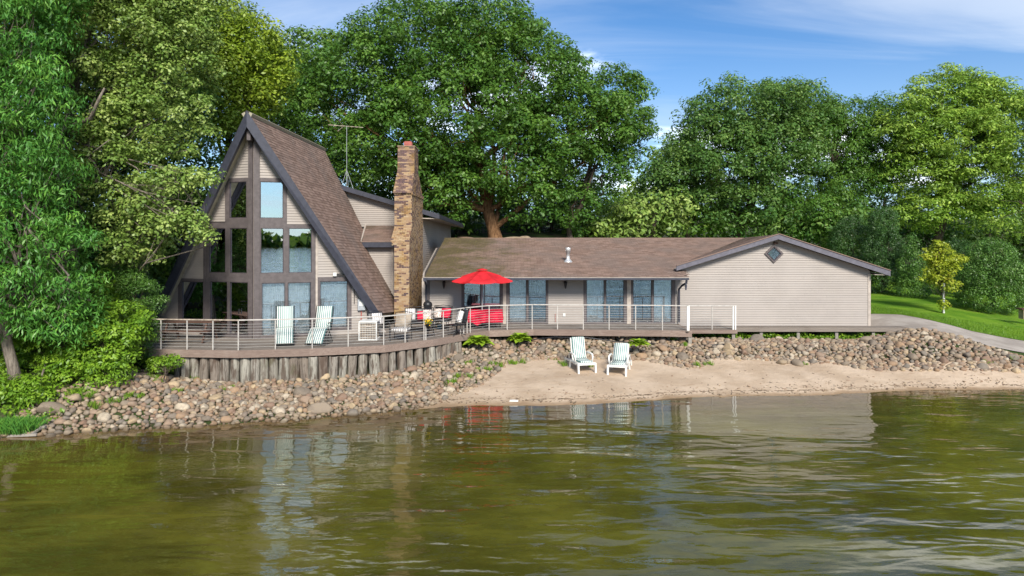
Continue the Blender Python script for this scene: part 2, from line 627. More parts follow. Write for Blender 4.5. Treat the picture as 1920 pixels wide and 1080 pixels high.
WATER = -1.45
cp = [(x, y, WATER) for x, y in shore] + [(x, y - 5, -2.6) for x, y in shore]
for g in [(335, 706, -1.0), (450, 720, -1.16), (580, 722, -1.17), (720, 712, -1.14), (800, 698, -1.06), (860, 672, -.82),
          (905, 640, -.45), (960, 634, -.46), (1100, 637, -.47), (1240, 639, -.5), (1370, 644, -.56), (1500, 645, -.58), (1640, 643, -.52), (1738, 622, -.14),
          (930, 704, -1.14), (950, 681, -.98), (1027, 673, -.96), (1215, 677, -.98), (1311, 686, -1.03), (1450, 677, -1.0), (1616, 690, -1.08), (1700, 693, -1.1), (1920, 697, -1.16),
          (1792, 631, -.32), (1855, 652, -.58), (1920, 664, -.85), (1631, 590, .05), (1760, 605, -.08), (1823, 622, -.38), (1920, 640, -.82),
          (40, 722, -.62), (200, 702, -.55), (100, 775, -1.15), (240, 740, -.9), (1100, 720, -1.22), (1500, 715, -1.25), (1800, 712, -1.28)]:
    p = G(*g)
    cp.append(tuple(p))
cp += [(-10, 26, -.5), (-6, 27, -.5), (-10, 30, -.25), (0, 31.5, -.25), (12, 33, -.25), (-4, 36, 0), (5, 36, 0), (16, 36, .05), (-16, 25, .0), (-14, 29, 0), (-20, 22, -.2), (-25, 20, -.3), (-40, 18, 0),
       (17.5, 44, .3), (24.5, 39.8, .1), (27.8, 37.5, -.45), (30, 34, -.9), (30, 28.5, -1.15), (45, 32, -1.0), (8, 30.3, -.62), (12, 30.3, -.68), (15.8, 30.3, -.64), (10, 29.6, -.66), (14, 29.6, -.68),
       (-10, 42, 1.6), (0, 42, 2.2), (8, 43, 2.0), (-1, 46, 3.6), (-15, 46, 3.2), (10, 47, 2.6), (17, 49, 1.3), (25, 47, .5), (0, 60, 5.0), (-30, 60, 4.5),
       (30, 62, 1.5), (50, 50, .3), (0, 100, 6), (-60, 100, 6), (60, 100, 3), (-60, 40, 2), (80, 40, 0), (-28, 34, .8)]
CP = np.array(cp)


def tps(r2):
    return 0.5 * r2 * np.log(r2 + 1e-9)


A_ = tps(((CP[:, None, :2] - CP[None, :, :2]) ** 2).sum(-1)) + np.eye(len(CP)) * 0.02
P_ = np.c_[np.ones(len(CP)), CP[:, :2]]
K_ = np.block([[A_, P_], [P_.T, np.zeros((3, 3))]])
sol_ = np.linalg.solve(K_, np.r_[CP[:, 2], np.zeros(3)])


def height(x, y):
    x = np.atleast_1d(np.asarray(x, float)).ravel()
    y = np.atleast_1d(np.asarray(y, float)).ravel()
    out = np.empty(len(x))
    for i in range(0, len(x), 20000):
        q = np.c_[x[i:i + 20000], y[i:i + 20000]]
        r2 = ((q[:, None, :] - CP[None, :, :2]) ** 2).sum(-1)
        out[i:i + 20000] = tps(r2) @ sol_[:-3] + sol_[-3] + q @ sol_[-2:]
    d = y - shore_y(x)                                        # keep land above, lake bed below the water
    out = np.where(d > 0, np.maximum(out, WATER + 0.035 * np.minimum(d, 3)), np.minimum(out, WATER + 0.10 * d))
    return np.clip(out, -4, 9)


def hz(x, y):
    return float(height([x], [y])[0])


def grid_mesh(name, xs, ys, mat, zfun, kind='structure'):
    X, Y = np.meshgrid(xs, ys)
    Z = zfun(X.ravel(), Y.ravel())
    V = np.c_[X.ravel(), Y.ravel(), Z]
    nx, ny = len(xs), len(ys)
    i = np.arange(nx * ny).reshape(ny, nx)
    F = np.stack([i[:-1, :-1].ravel(), i[:-1, 1:].ravel(), i[1:, 1:].ravel(), i[1:, :-1].ravel()], 1)
    o = np_mesh(name, V, F, 0.0, mat, None, True)
    o['kind'] = kind
    return o


def loft(name, A, B, mat, n, m, lift, rough=0.0):
    """sheet between two edge polylines A and B, draped on the terrain"""
    def res(P, n):
        P = np.array([tuple(p)[:2] for p in P], float)
        d = np.r_[0, np.cumsum(np.hypot(*np.diff(P, axis=0).T))]
        t = np.linspace(0, d[-1], n)
        return np.c_[np.interp(t, d, P[:, 0]), np.interp(t, d, P[:, 1])]
    a, b = res(A, n), res(B, n)
    t = np.linspace(0, 1, m)[:, None, None]
    Q = a[None] * (1 - t) + b[None] * t
    X, Y = Q[..., 0].ravel(), Q[..., 1].ravel()
    Z = height(X, Y) + lift
    if rough: Z = Z + rough * (np.sin(X * 3.1 + Y * 1.7) * np.sin(X * 1.3 - Y * 4.1) + 0.5 * np.sin(X * 9 + 2 * np.sin(Y * 7)))
    i = np.arange(n * m).reshape(m, n)
    F = np.stack([i[:-1, :-1].ravel(), i[:-1, 1:].ravel(), i[1:, 1:].ravel(), i[1:, :-1].ravel()], 1)
    o = np_mesh(name, np.c_[X, Y, Z], F, 0.0, mat, None, True)
    o['kind'] = 'structure'
    return o


def ground_mat():
    m = Mat("woodland_soil", 0.95, 0.1)
    p = m.pos()
    c = m.mix(m.rng(m.noise(p, 1.2, 6, 0.65), 0.35, 0.65), (0.04, 0.034, 0.02), (0.10, 0.08, 0.05))
    c = m.mix(m.rng(m.noise(p, 0.7, 4, 0.6), 0.40, 0.56, 0, 0.9), c, (0.035, 0.065, 0.014))
    m.color(c)
    m.bump(m.noise(p, 9, 6, 0.7), 0.7, 0.05)
    return m.m


def sand_mat():
    m = Mat("beach_sand", 0.95, 0.12)
    p = m.pos()
    c = m.mix(m.rng(m.noise(p, 0.8, 5, 0.6), 0.35, 0.65), (0.409, 0.307, 0.215), (0.507, 0.394, 0.288))
    c = m.mix(m.rng(m.noise(p, 38, 3, 0.7), 0.56, 0.72, 0, 0.5), c, (0.292, 0.204, 0.137))
    c = m.mix(m.rng(m.noise(m.pos((0.35, 2.6, 1)), 1.5, 6, 0.7, 0.8), 0.58, 0.70, 0, 0.55), c, (0.292, 0.186, 0.107))
    # damp sand and the dark wrack line just above the water
    sx = m.n('ShaderNodeSeparateXYZ')
    m.put(sx.inputs[0], m.n('ShaderNodeNewGeometry').outputs['Position'])
    h = m.math('ADD', sx.outputs[2], m.math('MULTIPLY', m.noise(p, 1.7, 4, 0.6), 0.07))
    c = m.mix(m.rng(h, -1.41, -1.345, 0.75, 0.0), c, (0.234, 0.151, 0.082))
    wr = m.rng(m.math('ABSOLUTE', m.math('SUBTRACT', h, -1.335)), 0.012, 0.002, 0, 1)
    c = m.mix(m.math('MULTIPLY', wr, m.rng(m.noise(p, 5, 5, 0.7), 0.42, 0.6)), c, (0.097, 0.064, 0.034))
    m.color(c)
    m.bump(m.noise(p, 3.6, 7, 0.72), 0.7, 0.09)
    return m.m


def lawn_mat():
    m = Mat("mown_lawn", 0.9, 0.1)
    p = m.pos()
    c = m.mix(m.rng(m.noise(p, 0.6, 5, 0.6), 0.35, 0.68), (0.088, 0.198, 0.012), (0.166, 0.281, 0.021))
    c = m.mix(m.rng(m.noise(m.pos((0.5, 2.2, 1)), 0.9, 4, 0.6), 0.55, 0.72, 0, 0.5), c, (0.259, 0.300, 0.073))
    c = m.mix(m.rng(m.noise(p, 40, 2, 0.7), 0.4, 0.7, 0, 0.45), c, (0.052, 0.120, 0.011))
    m.color(c)
    m.bump(m.noise(p, 60, 3, 0.7), 0.8, 0.03)
    return m.m


def drive_mat():
    m = Mat("worn_concrete", 0.9, 0.15)
    p = m.pos()
    c = m.mix(m.rng(m.noise(p, 0.9, 6, 0.65), 0.35, 0.65), (0.277, 0.239, 0.206), (0.370, 0.328, 0.286))
    c = m.mix(m.rng(m.noise(m.pos((0.5, 3, 1), rot=(0, 0, 0.5)), 1.4, 6, 0.7), 0.55, 0.68, 0, 0.5), c, (0.176, 0.147, 0.126))
    m.color(c)
    m.bump(m.noise(p, 30, 5, 0.7), 0.4, 0.01)
    return m.m


M['ground'] = ground_mat(); M['sand'] = sand_mat(); M['lawn'] = lawn_mat(); M['drive'] = drive_mat()
xs = np.unique(np.r_[np.linspace(-300, -32, 16), np.arange(-32, 34, 0.4), np.linspace(34, 300, 16)])
ys = np.unique(np.r_[np.linspace(5, 15, 6), np.arange(15, 50, 0.35), np.linspace(50, 300, 22)])
grid_mesh('ground', xs, ys, M['ground'], lambda x, y: height(x, y))

sand_top = [(-2.4, 22.2), G(905, 716, -1.2), G(930, 702, -1.1), G(950, 676, -.94), G(1027, 669, -.94), G(1215, 672, -.95), G(1311, 680, -1.0), G(1450, 672, -.96), G(1616, 684, -1.04), G(1700, 687, -1.06), G(1920, 690, -1.12), (28, 26.6), (45, 28.5)]
sxs = np.linspace(-3.6, 45, 200)
loft('sand_beach', [(x, float(shore_y(x)) - 0.9) for x in sxs], sand_top, M['sand'], 260, 36, 0.035, 0.006)
drive_lo = [(15.5, 32.2), G(1631, 600, 0.0), G(1716, 619, -.12), G(1792, 631, -.32), G(1855, 651, -.58), G(1920, 663, -.85), (26, 26.0), (32, 25.2)]
drive_hi = [(15.5, 36.0), G(1631, 589.5, .05), G(1691, 592.5, .03), G(1760, 605, -.08), G(1823, 622, -.38), G(1920, 640, -.82), (29, 29.2), (36, 28.6)]
loft('driveway', drive_lo, drive_hi, M['drive'], 110, 16, 0.035)
loft('lawn', [(q[0] - 0.05, q[1] - 0.10) for q in [tuple(p) for p in drive_hi]] + [(45, 27)],
     [(12, 56), (17, 60), (26, 60), (36, 58), (46, 52), (60, 48), (70, 40)], M['lawn'], 200, 90, 0.050)


# ------------------------------------------------------------------ water
def water_mat():
    m = Mat("lake_water", 0.015, 0.5)
    m.b.inputs['IOR'].default_value = 1.50
    p = m.pos()
    deep = m.mix(m.rng(m.noise(m.pos((0.8, 1.2, 1)), 0.45, 5, 0.62), 0.36, 0.66), (0.052, 0.048, 0.0075), (0.100, 0.092, 0.0130))
    deep = m.mix(m.rng(m.noise(p, 1.8, 5, 0.7), 0.50, 0.72, 0, 0.45), deep, (0.066, 0.050, 0.008))
    d = m.n('ShaderNodeAttribute', attribute_name='depth').outputs['Fac']
    d2 = m.math('ADD', d, m.math('MULTIPLY', m.math('SUBTRACT', m.noise(p, 0.8, 4, 0.6), 0.5), 2.0))
    brown = m.mix(m.rng(m.noise(p, 4.5, 5, 0.7), 0.4, 0.65), (0.055, 0.034, 0.012), (0.12, 0.078, 0.03))
    shal = m.mix(m.rng(m.noise(p, 1.1, 4, 0.6), 0.5, 0.64), brown, (0.075, 0.062, 0.009))
    c = m.mix(m.rng(d2, 0.2, 3.6), shal, deep)
    c = m.mix(m.rng(d, -0.1, 0.45, 0.75, 0.0), c, (0.25, 0.165, 0.08))
    m.color(c)
    # ripples: long lazy swells crossed by small wavelets, calmer towards the shore
    w1 = m.noise(m.pos((0.42, 1.25, 1), rot=(0, 0, 0.10)), 0.80, 1, 0.4, 0.5)
    w2 = m.noise(m.pos((0.7, 2.0, 1), rot=(0, 0, -0.20)), 1.35, 1, 0.45, 0.6)
    w3 = m.noise(m.pos((0.8, 1.9, 1), rot=(0, 0, 0.25)), 6.0, 2, 0.5)
    gust = m.rng(m.noise(m.pos((0.5, 0.8, 1)), 0.22, 2, 0.5), 0.42, 0.60, 0.35, 1.0)
    h = m.math('ADD', m.math('MULTIPLY', w1, 0.66), m.math('ADD', m.math('MULTIPLY', w2, 0.24), m.math('MULTIPLY', w3, 0.026)))
    amp = m.math('MULTIPLY', m.rng(d, 0.0, 8.0, 0.28, 1.0), m.math('ADD', 0.45, m.math('MULTIPLY', gust, 0.75)))
    m.bump(m.math('MULTIPLY', h, amp), 1.0, 0.12)
    return m.m


M['water'] = water_mat()
wxs = np.unique(np.r_[np.linspace(-500, -30, 12), np.arange(-30, 31, 0.5), np.linspace(31, 500, 12)])
wys = np.unique(np.r_[np.linspace(-500, 0, 12), np.arange(0, 27, 0.5), np.linspace(27, 32, 4)])
water = grid_mesh('water', wxs, wys, M['water'], lambda x, y: np.full(len(x), WATER))
vx = np.empty(len(water.data.vertices) * 3, dtype=np.float32)
water.data.vertices.foreach_get("co", vx)
vx = vx.reshape(-1, 3)
at_ = water.data.attributes.new("depth", 'FLOAT', 'POINT')
at_.data.foreach_set("value", (shore_y(vx[:, 0]) - vx[:, 1]).astype(np.float32))


# ------------------------------------------------------------------ the house
house = empty('lake_house', (0, 31, 0), 0, "beige lake house with a steep brown A-frame and a long low wing", "house")
SW, SQ = 0.38, 0.589            # how far the prow front runs back per metre, and its half-slope
AX, AY, ATOP = -9.84, 26.0, 8.57


def lerp(a, b, t): return a + (b - a) * t


def subtract(iv, holes, z):
    for (h0, h1, hz0, hz1) in holes:
        if not (hz0 < z < hz1): continue
        nxt = []
        for a, b in iv:
            if h1 <= a or h0 >= b:
                nxt.append((a, b))
            else:
                if a < h0: nxt.append((a, h0))
                if b > h1: nxt.append((h1, b))
        iv = nxt
    return iv


def siding(parent, O, U, N, bounds, z0, z1, holes=(), h=0.104, mat=None, back=0.06, name='siding_board', joined=False, cut=False):
    """lapped boards on the wall O + u U + z up; bounds(z) -> (u0, u1)"""
    mat = mat or M['siding']
    O, U, N = Vector(O), Vector(U), Vector(N)
    k = 0
    z = z0
    J = MB()
    while z < z1 - 0.02:
        zt = min(z + h, z1)
        b0, b1 = bounds(z), bounds(zt)
        zm = (z + zt) / 2
        bm_ = bounds(zm)
        if bm_[1] - bm_[0] > 0.03:
            ivs = subtract([bm_], holes, zm)
            cuts = []
            for a, b in ivs:
                if cut and b - a > 4.6:
                    c_ = a + 1.2 + ((k * 7919) % 100) / 100 * 2.3
                    pts_ = [a]
                    while c_ < b - .8:
                        pts_.append(c_); c_ += 3.66
                    pts_.append(b)
                    cuts += [(pts_[i] + (.0012 if i else 0), pts_[i + 1] - (.0012 if i < len(pts_) - 2 else 0), i, len(pts_) - 2) for i in range(len(pts_) - 1)]
                else:
                    cuts.append((a, b, 0, 0))
            for a, b, ci, cn in cuts:
                if b - a < 0.02: continue
                la = (b0[0], b1[0]) if a == bm_[0] else (a, a)
                lb = (b0[1], b1[1]) if b == bm_[1] else (b, b)
                la = (min(la[0], lb[0] - .005), min(la[1], lb[1] - .005))
                m = J if joined else MB()
                P = lambda u, n, zz: O + U * u + N * n + Vector((0, 0, zz))
                g = 0.010
                prof_ = [(-back, z), (0.024, z), (0.024, z + 0.010), (0.006, zt - g), (-0.006, zt - g), (-0.006, zt), (-back, zt)]
                vs = [P(la[0] + (la[1] - la[0]) * (zz_ - z) / (zt - z), nn_, zz_) for nn_, zz_ in prof_]
                ve = [P(lb[0] + (lb[1] - lb[0]) * (zz_ - z) / (zt - z), nn_, zz_) for nn_, zz_ in prof_]
                m.add(vs + ve, [tuple(range(7)), tuple(range(13, 6, -1))] + [(i, i + 7, (i + 1) % 7 + 7, (i + 1) % 7) for i in range(7)])
                if not joined: m.build(name, mat, parent)
                k += 1
        z = zt
    if joined: J.build('siding', mat, parent)['kind'] = 'stuff'
    return k


def window(parent, O, U, N, outer, glasses, gm, frame=None, depth=(-0.05, 0.035), sash=0.022, label=None, curtain=None, name='window', handle=None):
    """outer (u0,u1,z0,z1); glasses list of (u0,u1) with the common z range in outer's order gz"""
    frame = frame or M['taupe']
    u0, u1, z0, z1 = outer
    gs, (g0, g1) = glasses
    m = MB()
    n0, n1 = depth
    m.obox(O, U, N, u0, u1, n0, n1, z0, g0)
    m.obox(O, U, N, u0, u1, n0, n1, g1, z1)
    edges = [u0] + [e for g in gs for e in g] + [u1]
    for a, b in zip(edges[0::2], edges[1::2]):
        m.obox(O, U, N, a, b, n0, n1, g0, g1)
    w = m.build(name, frame, parent, bevel=0.006)
    if label: w['label'] = label
    for i, (a, b) in enumerate(gs):
        s = MB()
        t = sash
        s.obox(O, U, N, a, b, n0 + .01, n1 - .012, g0, g0 + t)
        s.obox(O, U, N, a, b, n0 + .01, n1 - .012, g1 - t, g1)
        s.obox(O, U, N, a, a + t, n0 + .01, n1 - .012, g0 + t, g1 - t)
        s.obox(O, U, N, b - t, b, n0 + .01, n1 - .012, g0 + t, g1 - t)
        s.build('sash', M['sash'], w)
        p = MB()
        p.obox(O, U, N, a + t, b - t, -0.02, -0.012, g0 + t, g1 - t)
        p.build('pane', gm[i] if isinstance(gm, list) else gm, w)
        c = curtain[i] if isinstance(curtain, list) else curtain
        if c is not None:
            mat, f0, f1 = c
            c0, c1 = lerp(a, b, f0), lerp(a, b, f1)
            cm = MB()
            nn = max(6, int(abs(c1 - c0) * 26))
            O2, U2, N2 = Vector(O), Vector(U), Vector(N)
            for j in range(nn):
                ua, ub = lerp(c0, c1, j / nn), lerp(c0, c1, (j + 1) / nn)
                na, nb = -0.14 - 0.03 * (j % 2), -0.14 - 0.03 * ((j + 1) % 2)
                P = lambda u, n, z: O2 + U2 * u + N2 * n + Vector((0, 0, z))
                cm.add([P(ua, na, g0 - .05), P(ub, nb, g0 - .05), P(ub, nb, g1 + .02), P(ua, na, g1 + .02)], [(0, 1, 2, 3)])
            cm.build('curtain' if mat is not M['screen'] else 'screen', mat, w)
    if handle is not None:
        hm = MB()
        hm.obox(O, U, N, handle - .015, handle + .015, n1, n1 + .04, 0.92, 1.12)
        hm.build('handle', M['black'], w)
    return w


# ---- A-frame prow front
NR = Vector((SW, -1, 0)).normalized(); NL = Vector((-SW, -1, 0)).normalized()
FR = (Vector((AX, AY, 0)), Vector((1, SW, 0)), NR)
FL = (Vector((AX, AY, 0)), Vector((-1, SW, 0)), NL)
wr = lambda px: (26 * (px - 960) + 12595.2) / (1280 - SW * (px - 960))
wl = lambda px: -(26 * (px - 960) + 12595.2) / (1280 + SW * (px - 960))
zf = lambda py, w: EYE - (py - 445) * (AY + SW * w) / 1280


def prow(side, x0, x1, y0, y1, glasses, gy, **kw):
    f = wr if side > 0 else wl
    a, b = sorted((f(x0), f(x1)))
    w = (a + b) / 2
    gs = sorted(tuple(sorted((f(p), f(q)))) for p, q in glasses)
    fr = FR if side > 0 else FL
    return window(house, *fr, (a, b, max(zf(y1, w), 0.0), zf(y0, w)), (gs, (max(zf(gy[1], w), .05), zf(gy[0], w))), **kw)


outR = [(485, 538, 334, 421), (482, 593, 421, 517), (482, 595, 517, 633), (595, 659, 519, 619)]
outL = [(423, 467, 334, 417), (386, 468, 417, 518), (384, 469, 518, 633), (335, 384, 522, 616)]
prow(1, *outR[0], [(488, 531)], (341, 409), gm=M['pane_sky'])
prow(1, *outR[1], [(488.7, 531.5), (541.6, 584.4)], (428, 511.6), gm=M['pane_sky'])
prow(1, *outR[2], [(491, 534.4), (539.7, 583)], (530, 627), gm=M['pane'], curtain=[(M['curtain'], 0, 1), (M['curtain'], 0.0, 0.95)], name='sliding_door')
prow(1, *outR[3], [(600, 651.5)], (527, 613.5), gm=M['pane'], curtain=(M['curtain'], 0.0, 1.0))
prow(-1, *outL[0], [(431, 463)], (341, 408.5), gm=M['pane_dark'])
prow(-1, *outL[1], [(392.8, 423.6), (432.3, 463.8)], (428, 511.6), gm=M['pane_dark'])
prow(-1, *outL[2], [(394.7, 427), (431.7, 465.8)], (528.5, 626), gm=M['pane_dark'], name='sliding_door', handle=0.62)
prow(-1, *outL[3], [(342, 382)], (528, 611), gm=M['pane_dark'], curtain=(M['curtain_yellow'], 0.50, 0.98), label="window with cream curtain")


def holes_for(f, outs):
    r = []
    for x0, x1, y0, y1 in outs:
        a, b = sorted((f(x0), f(x1)))
        w = (a + b) / 2
        r.append((a, b, max(zf(y1, w), -1), zf(y0, w)))
    return r


ab = lambda z: (0.0, SQ * (ATOP - z) - 0.33)
siding(house, *FR, ab, 0.0, 7.98, holes_for(wr, outR))
siding(house, *FL, ab, 0.0, 7.98, holes_for(wl, outL))
m = MB(); m.obox(*FR, 0.0, 0.20, 0.022, 0.09, 0.0, 7.95); m.obox(*FL, 0.0, 0.17, 0.022, 0.09, 0.0, 7.95)
m.build('corner_post', M['taupe'], house)
for side, px in ((1, 593.5), (-1, 384.5)):
    w_ = (wr if side > 0 else wl)(px)
    m = MB(); m.obox(*(FR if side > 0 else FL), w_ - .035, w_ + .035, .036, .055, 0.0, 4.0 if side > 0 else 4.2)
    m.build('trim_board', M['trim_light'] if side > 0 else M['taupe'], house)
# pale trim along the left rake
m = MB()
O, U, N = FL
P = lambda w, n, z: O + U * w + N * n + Vector((0, 0, z))
zA, zB = 7.9, 0.1
m.hexa([P(ab(zB)[1] - .10, .024, zB), P(ab(zB)[1] + .02, .024, zB), P(ab(zB)[1] + .02, -.03, zB), P(ab(zB)[1] - .10, -.03, zB),
        P(ab(zA)[1] - .10, .024, zA), P(ab(zA)[1] + .02, .024, zA), P(ab(zA)[1] + .02, -.03, zA), P(ab(zA)[1] - .10, -.03, zA)])
m.build('trim_board', M['trim_light'], house)

# ---- A-frame roof panels: corner points front apex, rear apex, front foot, rear foot
RA, RB = Vector((AX, 25.34, ATOP)), Vector((AX, 35.5, ATOP))
RC, RD = Vector((-5.27, 27.3, 0.81)), Vector((-5.13, 32.0, 0.41))
LC, LD = Vector((-14.24, 27.0, 0.85)), Vector((-14.5, 32.0, 0.4))


def patch(a, b, c, d, u, v):
    return a.lerp(b, u).lerp(c.lerp(d, u), v)


def slab(a, b, c, d, t, mat, name, parent, nrm=None, inner=None):
    n = (b - a).cross(c - a).normalized() if nrm is None else nrm
    m = MB()
    m.hexa([a - n * t, b - n * t, d - n * t, c - n * t, a, b, d, c])
    return m.build(name, mat, parent)


def shingles(parent, a, b, c, d, mat, expo=0.145, wid=0.31, near=None, limit=300, clip=None, seed=1, th=0.014, stuff_name='shingle_courses'):
    """tabs over the patch a-b (ridge) / c-d (eave); near(p) ranks the ones kept as single parts"""
    rr = random.Random(seed)
    n = (b - a).cross(c - a).normalized()
    if n.z < 0: n = -n
    rows = max(2, int(round(((c - a).length + (d - b).length) / 2 / expo)))
    tabs = []
    for r in range(rows):
        v0, v1 = r / rows, (r + 1) / rows
        L = (patch(a, b, c, d, 0, v1) - patch(a, b, c, d, 1, v1)).length
        cnt = max(1, int(round(L / wid)))
        off = (0.5 if r % 2 else 0.0) + rr.uniform(-.08, .08)
        for k in range(-1, cnt + 1):
            u0, u1 = (k + off) / cnt + 0.0006, (k + 1 + off) / cnt - 0.004 / L * 1.5
            u0, u1 = max(0, u0), min(1, u1)
            if u1 - u0 < 0.02 / L: continue
            vt, vb = v0 - 0.12 / rows, v1
            p0, p1 = patch(a, b, c, d, u0, max(0, vt)), patch(a, b, c, d, u1, max(0, vt))
            p2, p3 = patch(a, b, c, d, u1, vb), patch(a, b, c, d, u0, vb)
            if clip and not clip((p0 + p2) / 2): continue
            j = rr.uniform(0, 0.006)
            tabs.append((p0, p1, p2, p3, n, th + j, rr.random()))
    if near:
        tabs.sort(key=lambda t: near((t[0] + t[2]) / 2))
        singles, rest = tabs[:limit], tabs[limit:]
    else:
        singles, rest = [], tabs

    def put(m, t):
        p0, p1, p2, p3, n, h, _ = t
        m.add([p0, p1, p2, p3, p0 + n * .003, p1 + n * .003, p2 + n * h, p3 + n * h],
              [(4, 7, 6, 5), (3, 2, 6, 7), (0, 3, 7, 4), (2, 1, 5, 6)])
    for t in singles:
        m = MB(); put(m, t); m.build('shingle', mat, parent)
    if rest:
        m = MB()
        for t in rest:
            m.tint = t[6]
            put(m, t)
        o = m.build(stuff_name, mat, parent)
        o['kind'] = 'stuff'


for (a, b, c, d, nm) in ((RA, RB, RC, RD, 'right'), (RA, RB, LC, LD, 'left')):
    n = (b - a).cross(c - a).normalized()
    if n.z < 0: n = -n
    slab(a, b, c, d, 0.10, M['under'], 'roof_slab', house, n)
    slab(a - n * .105, b - n * .105, c - n * .105, d - n * .105, 0.13, M['ceiling'], 'ceiling_panel', house, n)
roofR = empty('steep_roof_slope', RA); roofR.parent = house; roofR.matrix_parent_inverse = house.matrix_basis.inverted()
shingles(roofR, RA, RB, RC, RD, M['shingle'], expo=0.148, wid=0.32, near=lambda p: p.y - (8.5 - p.z) * .35, seed=2)
# rake fascias of the prow
for (c, nm) in ((RC, 1), (LC, -1)):
    a2 = RA + Vector((0, -0.02, 0.0))
    d = (c - RA).normalized()
    inward = Vector((-nm * 1.0, 0, 0))
    perp = Vector((-nm * math.cos(math.radians(30)), 0, -math.sin(math.radians(30)))).normalized()
    m = MB()
    up = Vector((0, 0, -0.36 / math.sin(math.radians(30.5))))
    w = 0.31
    back = Vector((0, 0.06, 0))
    top_in = RA + Vector((0, 0, -w / math.sin(math.radians(30.5))))
    bot_in = c + perp * w
    cut = bot_in
    f = Vector((0, -0.03, 0))
    m.hexa([c + f, bot_in + f, bot_in + back, c + back, RA + f, top_in + f, top_in + back, RA + back])
    m.build('fascia_board', M['fascia'], house)
    # dark soffit between fascia and wall
    m = MB()
    e = perp * 0.245
    m.hexa([c + e, bot_in - perp * .04, bot_in - perp * .04 + Vector((0, .22, 0)), c + e + Vector((0, .22, 0)),
            RA + Vector((0, 0, -.48)), top_in + Vector((0, 0, .05)), top_in + Vector((0, .22, .05)), RA + Vector((0, .22, -.48))])
    m.build('soffit', M['fascia'], house)
m = MB(); m.box(AX - .09, AX + .05, 25.55, 26.0, 7.50, 7.85); m.build('ridge_beam', M['taupe'], house)
# interior floor, back wall and a few shapes inside the A-frame
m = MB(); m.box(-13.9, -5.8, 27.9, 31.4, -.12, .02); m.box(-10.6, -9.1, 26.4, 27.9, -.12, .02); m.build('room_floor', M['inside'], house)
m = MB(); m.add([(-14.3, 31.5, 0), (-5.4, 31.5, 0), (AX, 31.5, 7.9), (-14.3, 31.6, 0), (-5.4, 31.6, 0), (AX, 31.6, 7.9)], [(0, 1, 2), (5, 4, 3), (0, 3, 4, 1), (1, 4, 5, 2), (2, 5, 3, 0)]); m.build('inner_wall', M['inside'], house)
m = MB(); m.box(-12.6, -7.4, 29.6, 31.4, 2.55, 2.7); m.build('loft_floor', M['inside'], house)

# ---- tall block behind the A-frame and its small lean-to roof
TY, TX = 34.7, -4.55
tall = lambda z: (-(TX + 9.7) if False else 0.0, 0.0)
rake0, rake1 = Vector((-9.3, TY - .4, 6.68)), Vector((-3.7, TY - .4, 5.02))
slope_t = (rake0.z - rake1.z) / (rake1.x - rake0.x)


def tb(z):       # width of the tall front wall at height z
    xr = TX
    xl = -9.84 + SQ * (ATOP - z) - 0.5
    xlim = rake1.x - (z + 0.2 - rake1.z) / slope_t
    return (xl, min(xr, xlim))


siding(house, (0, TY, 0), (1, 0, 0), (0, -1, 0), tb, 4.40, 6.5, h=.104)
# east wall of the tall block
ex, ey = Vector((TX, TY, 0)), Vector((-3.99, 44, 0))
eu = (ey - ex); el = eu.length; eu.normalize()
en = Vector((eu.y, -eu.x, 0))
siding(house, ex, eu, en, lambda z: (0.0, el), 1.2, 4.86, h=.104, joined=True)
m = MB(); m.box(TX - .07, TX + .03, TY - .035, TY + .06, 1.2, 4.98); m.build('corner_trim', M['trim_light'], house)
m = MB(); m.obox(ex, eu, en, el - .1, el, .022, .04, 1.2, 4.85); m.build('corner_trim', M['trim_light'], house)
# roof of the tall block
e1 = Vector((-3.2, 45, 4.72)); r1 = e1 + (rake0 - rake1)
rn = (rake1 - rake0).cross(e1 - rake1).normalized()
if rn.z < 0: rn = -rn
slab(rake0, rake1, r1, e1, 0.12, M['under'], 'roof_slab', house, rn)
sh = empty('tall_roof_slope', rake0); sh.parent = house; sh.matrix_parent_inverse = house.matrix_basis.inverted()
shingles(sh, rake0 + rn * .002, r1 + rn * .002, rake1 + rn * .002, e1 + rn * .002, M['shingle'], expo=.2, wid=.5)
m = MB()
dz = Vector((0, 0, -.22)); fy = Vector((0, -.05, 0))
m.hexa([rake0 + dz + fy, rake1 + dz + fy, rake1 + dz, rake0 + dz, rake0 + fy + Vector((0, 0, .02)), rake1 + fy + Vector((0, 0, .02)), rake1 + Vector((0, 0, .02)), rake0 + Vector((0, 0, .02))])
m.build('fascia_board', M['fascia'], house)
m = MB()
fx = Vector((.05, 0, 0))
m.hexa([rake1 + dz, rake1 + dz + fx, e1 + dz + fx, e1 + dz, rake1, rake1 + fx, e1 + fx, e1])
m.build('gutter', M['fascia'], house)
m = MB()
m.hexa([Vector((TX, TY - .35, 4.80)), Vector((-3.72, TY - .35, 4.78)), e1 + Vector((-.02, -.02, -.25)), Vector((-4.1, 44, 4.62)),
        Vector((TX, TY - .35, 4.84)), Vector((-3.72, TY - .35, 4.82)), e1 + Vector((-.02, -.02, -.21)), Vector((-4.1, 44, 4.66))])
m.build('soffit', M['trim_light'], house)

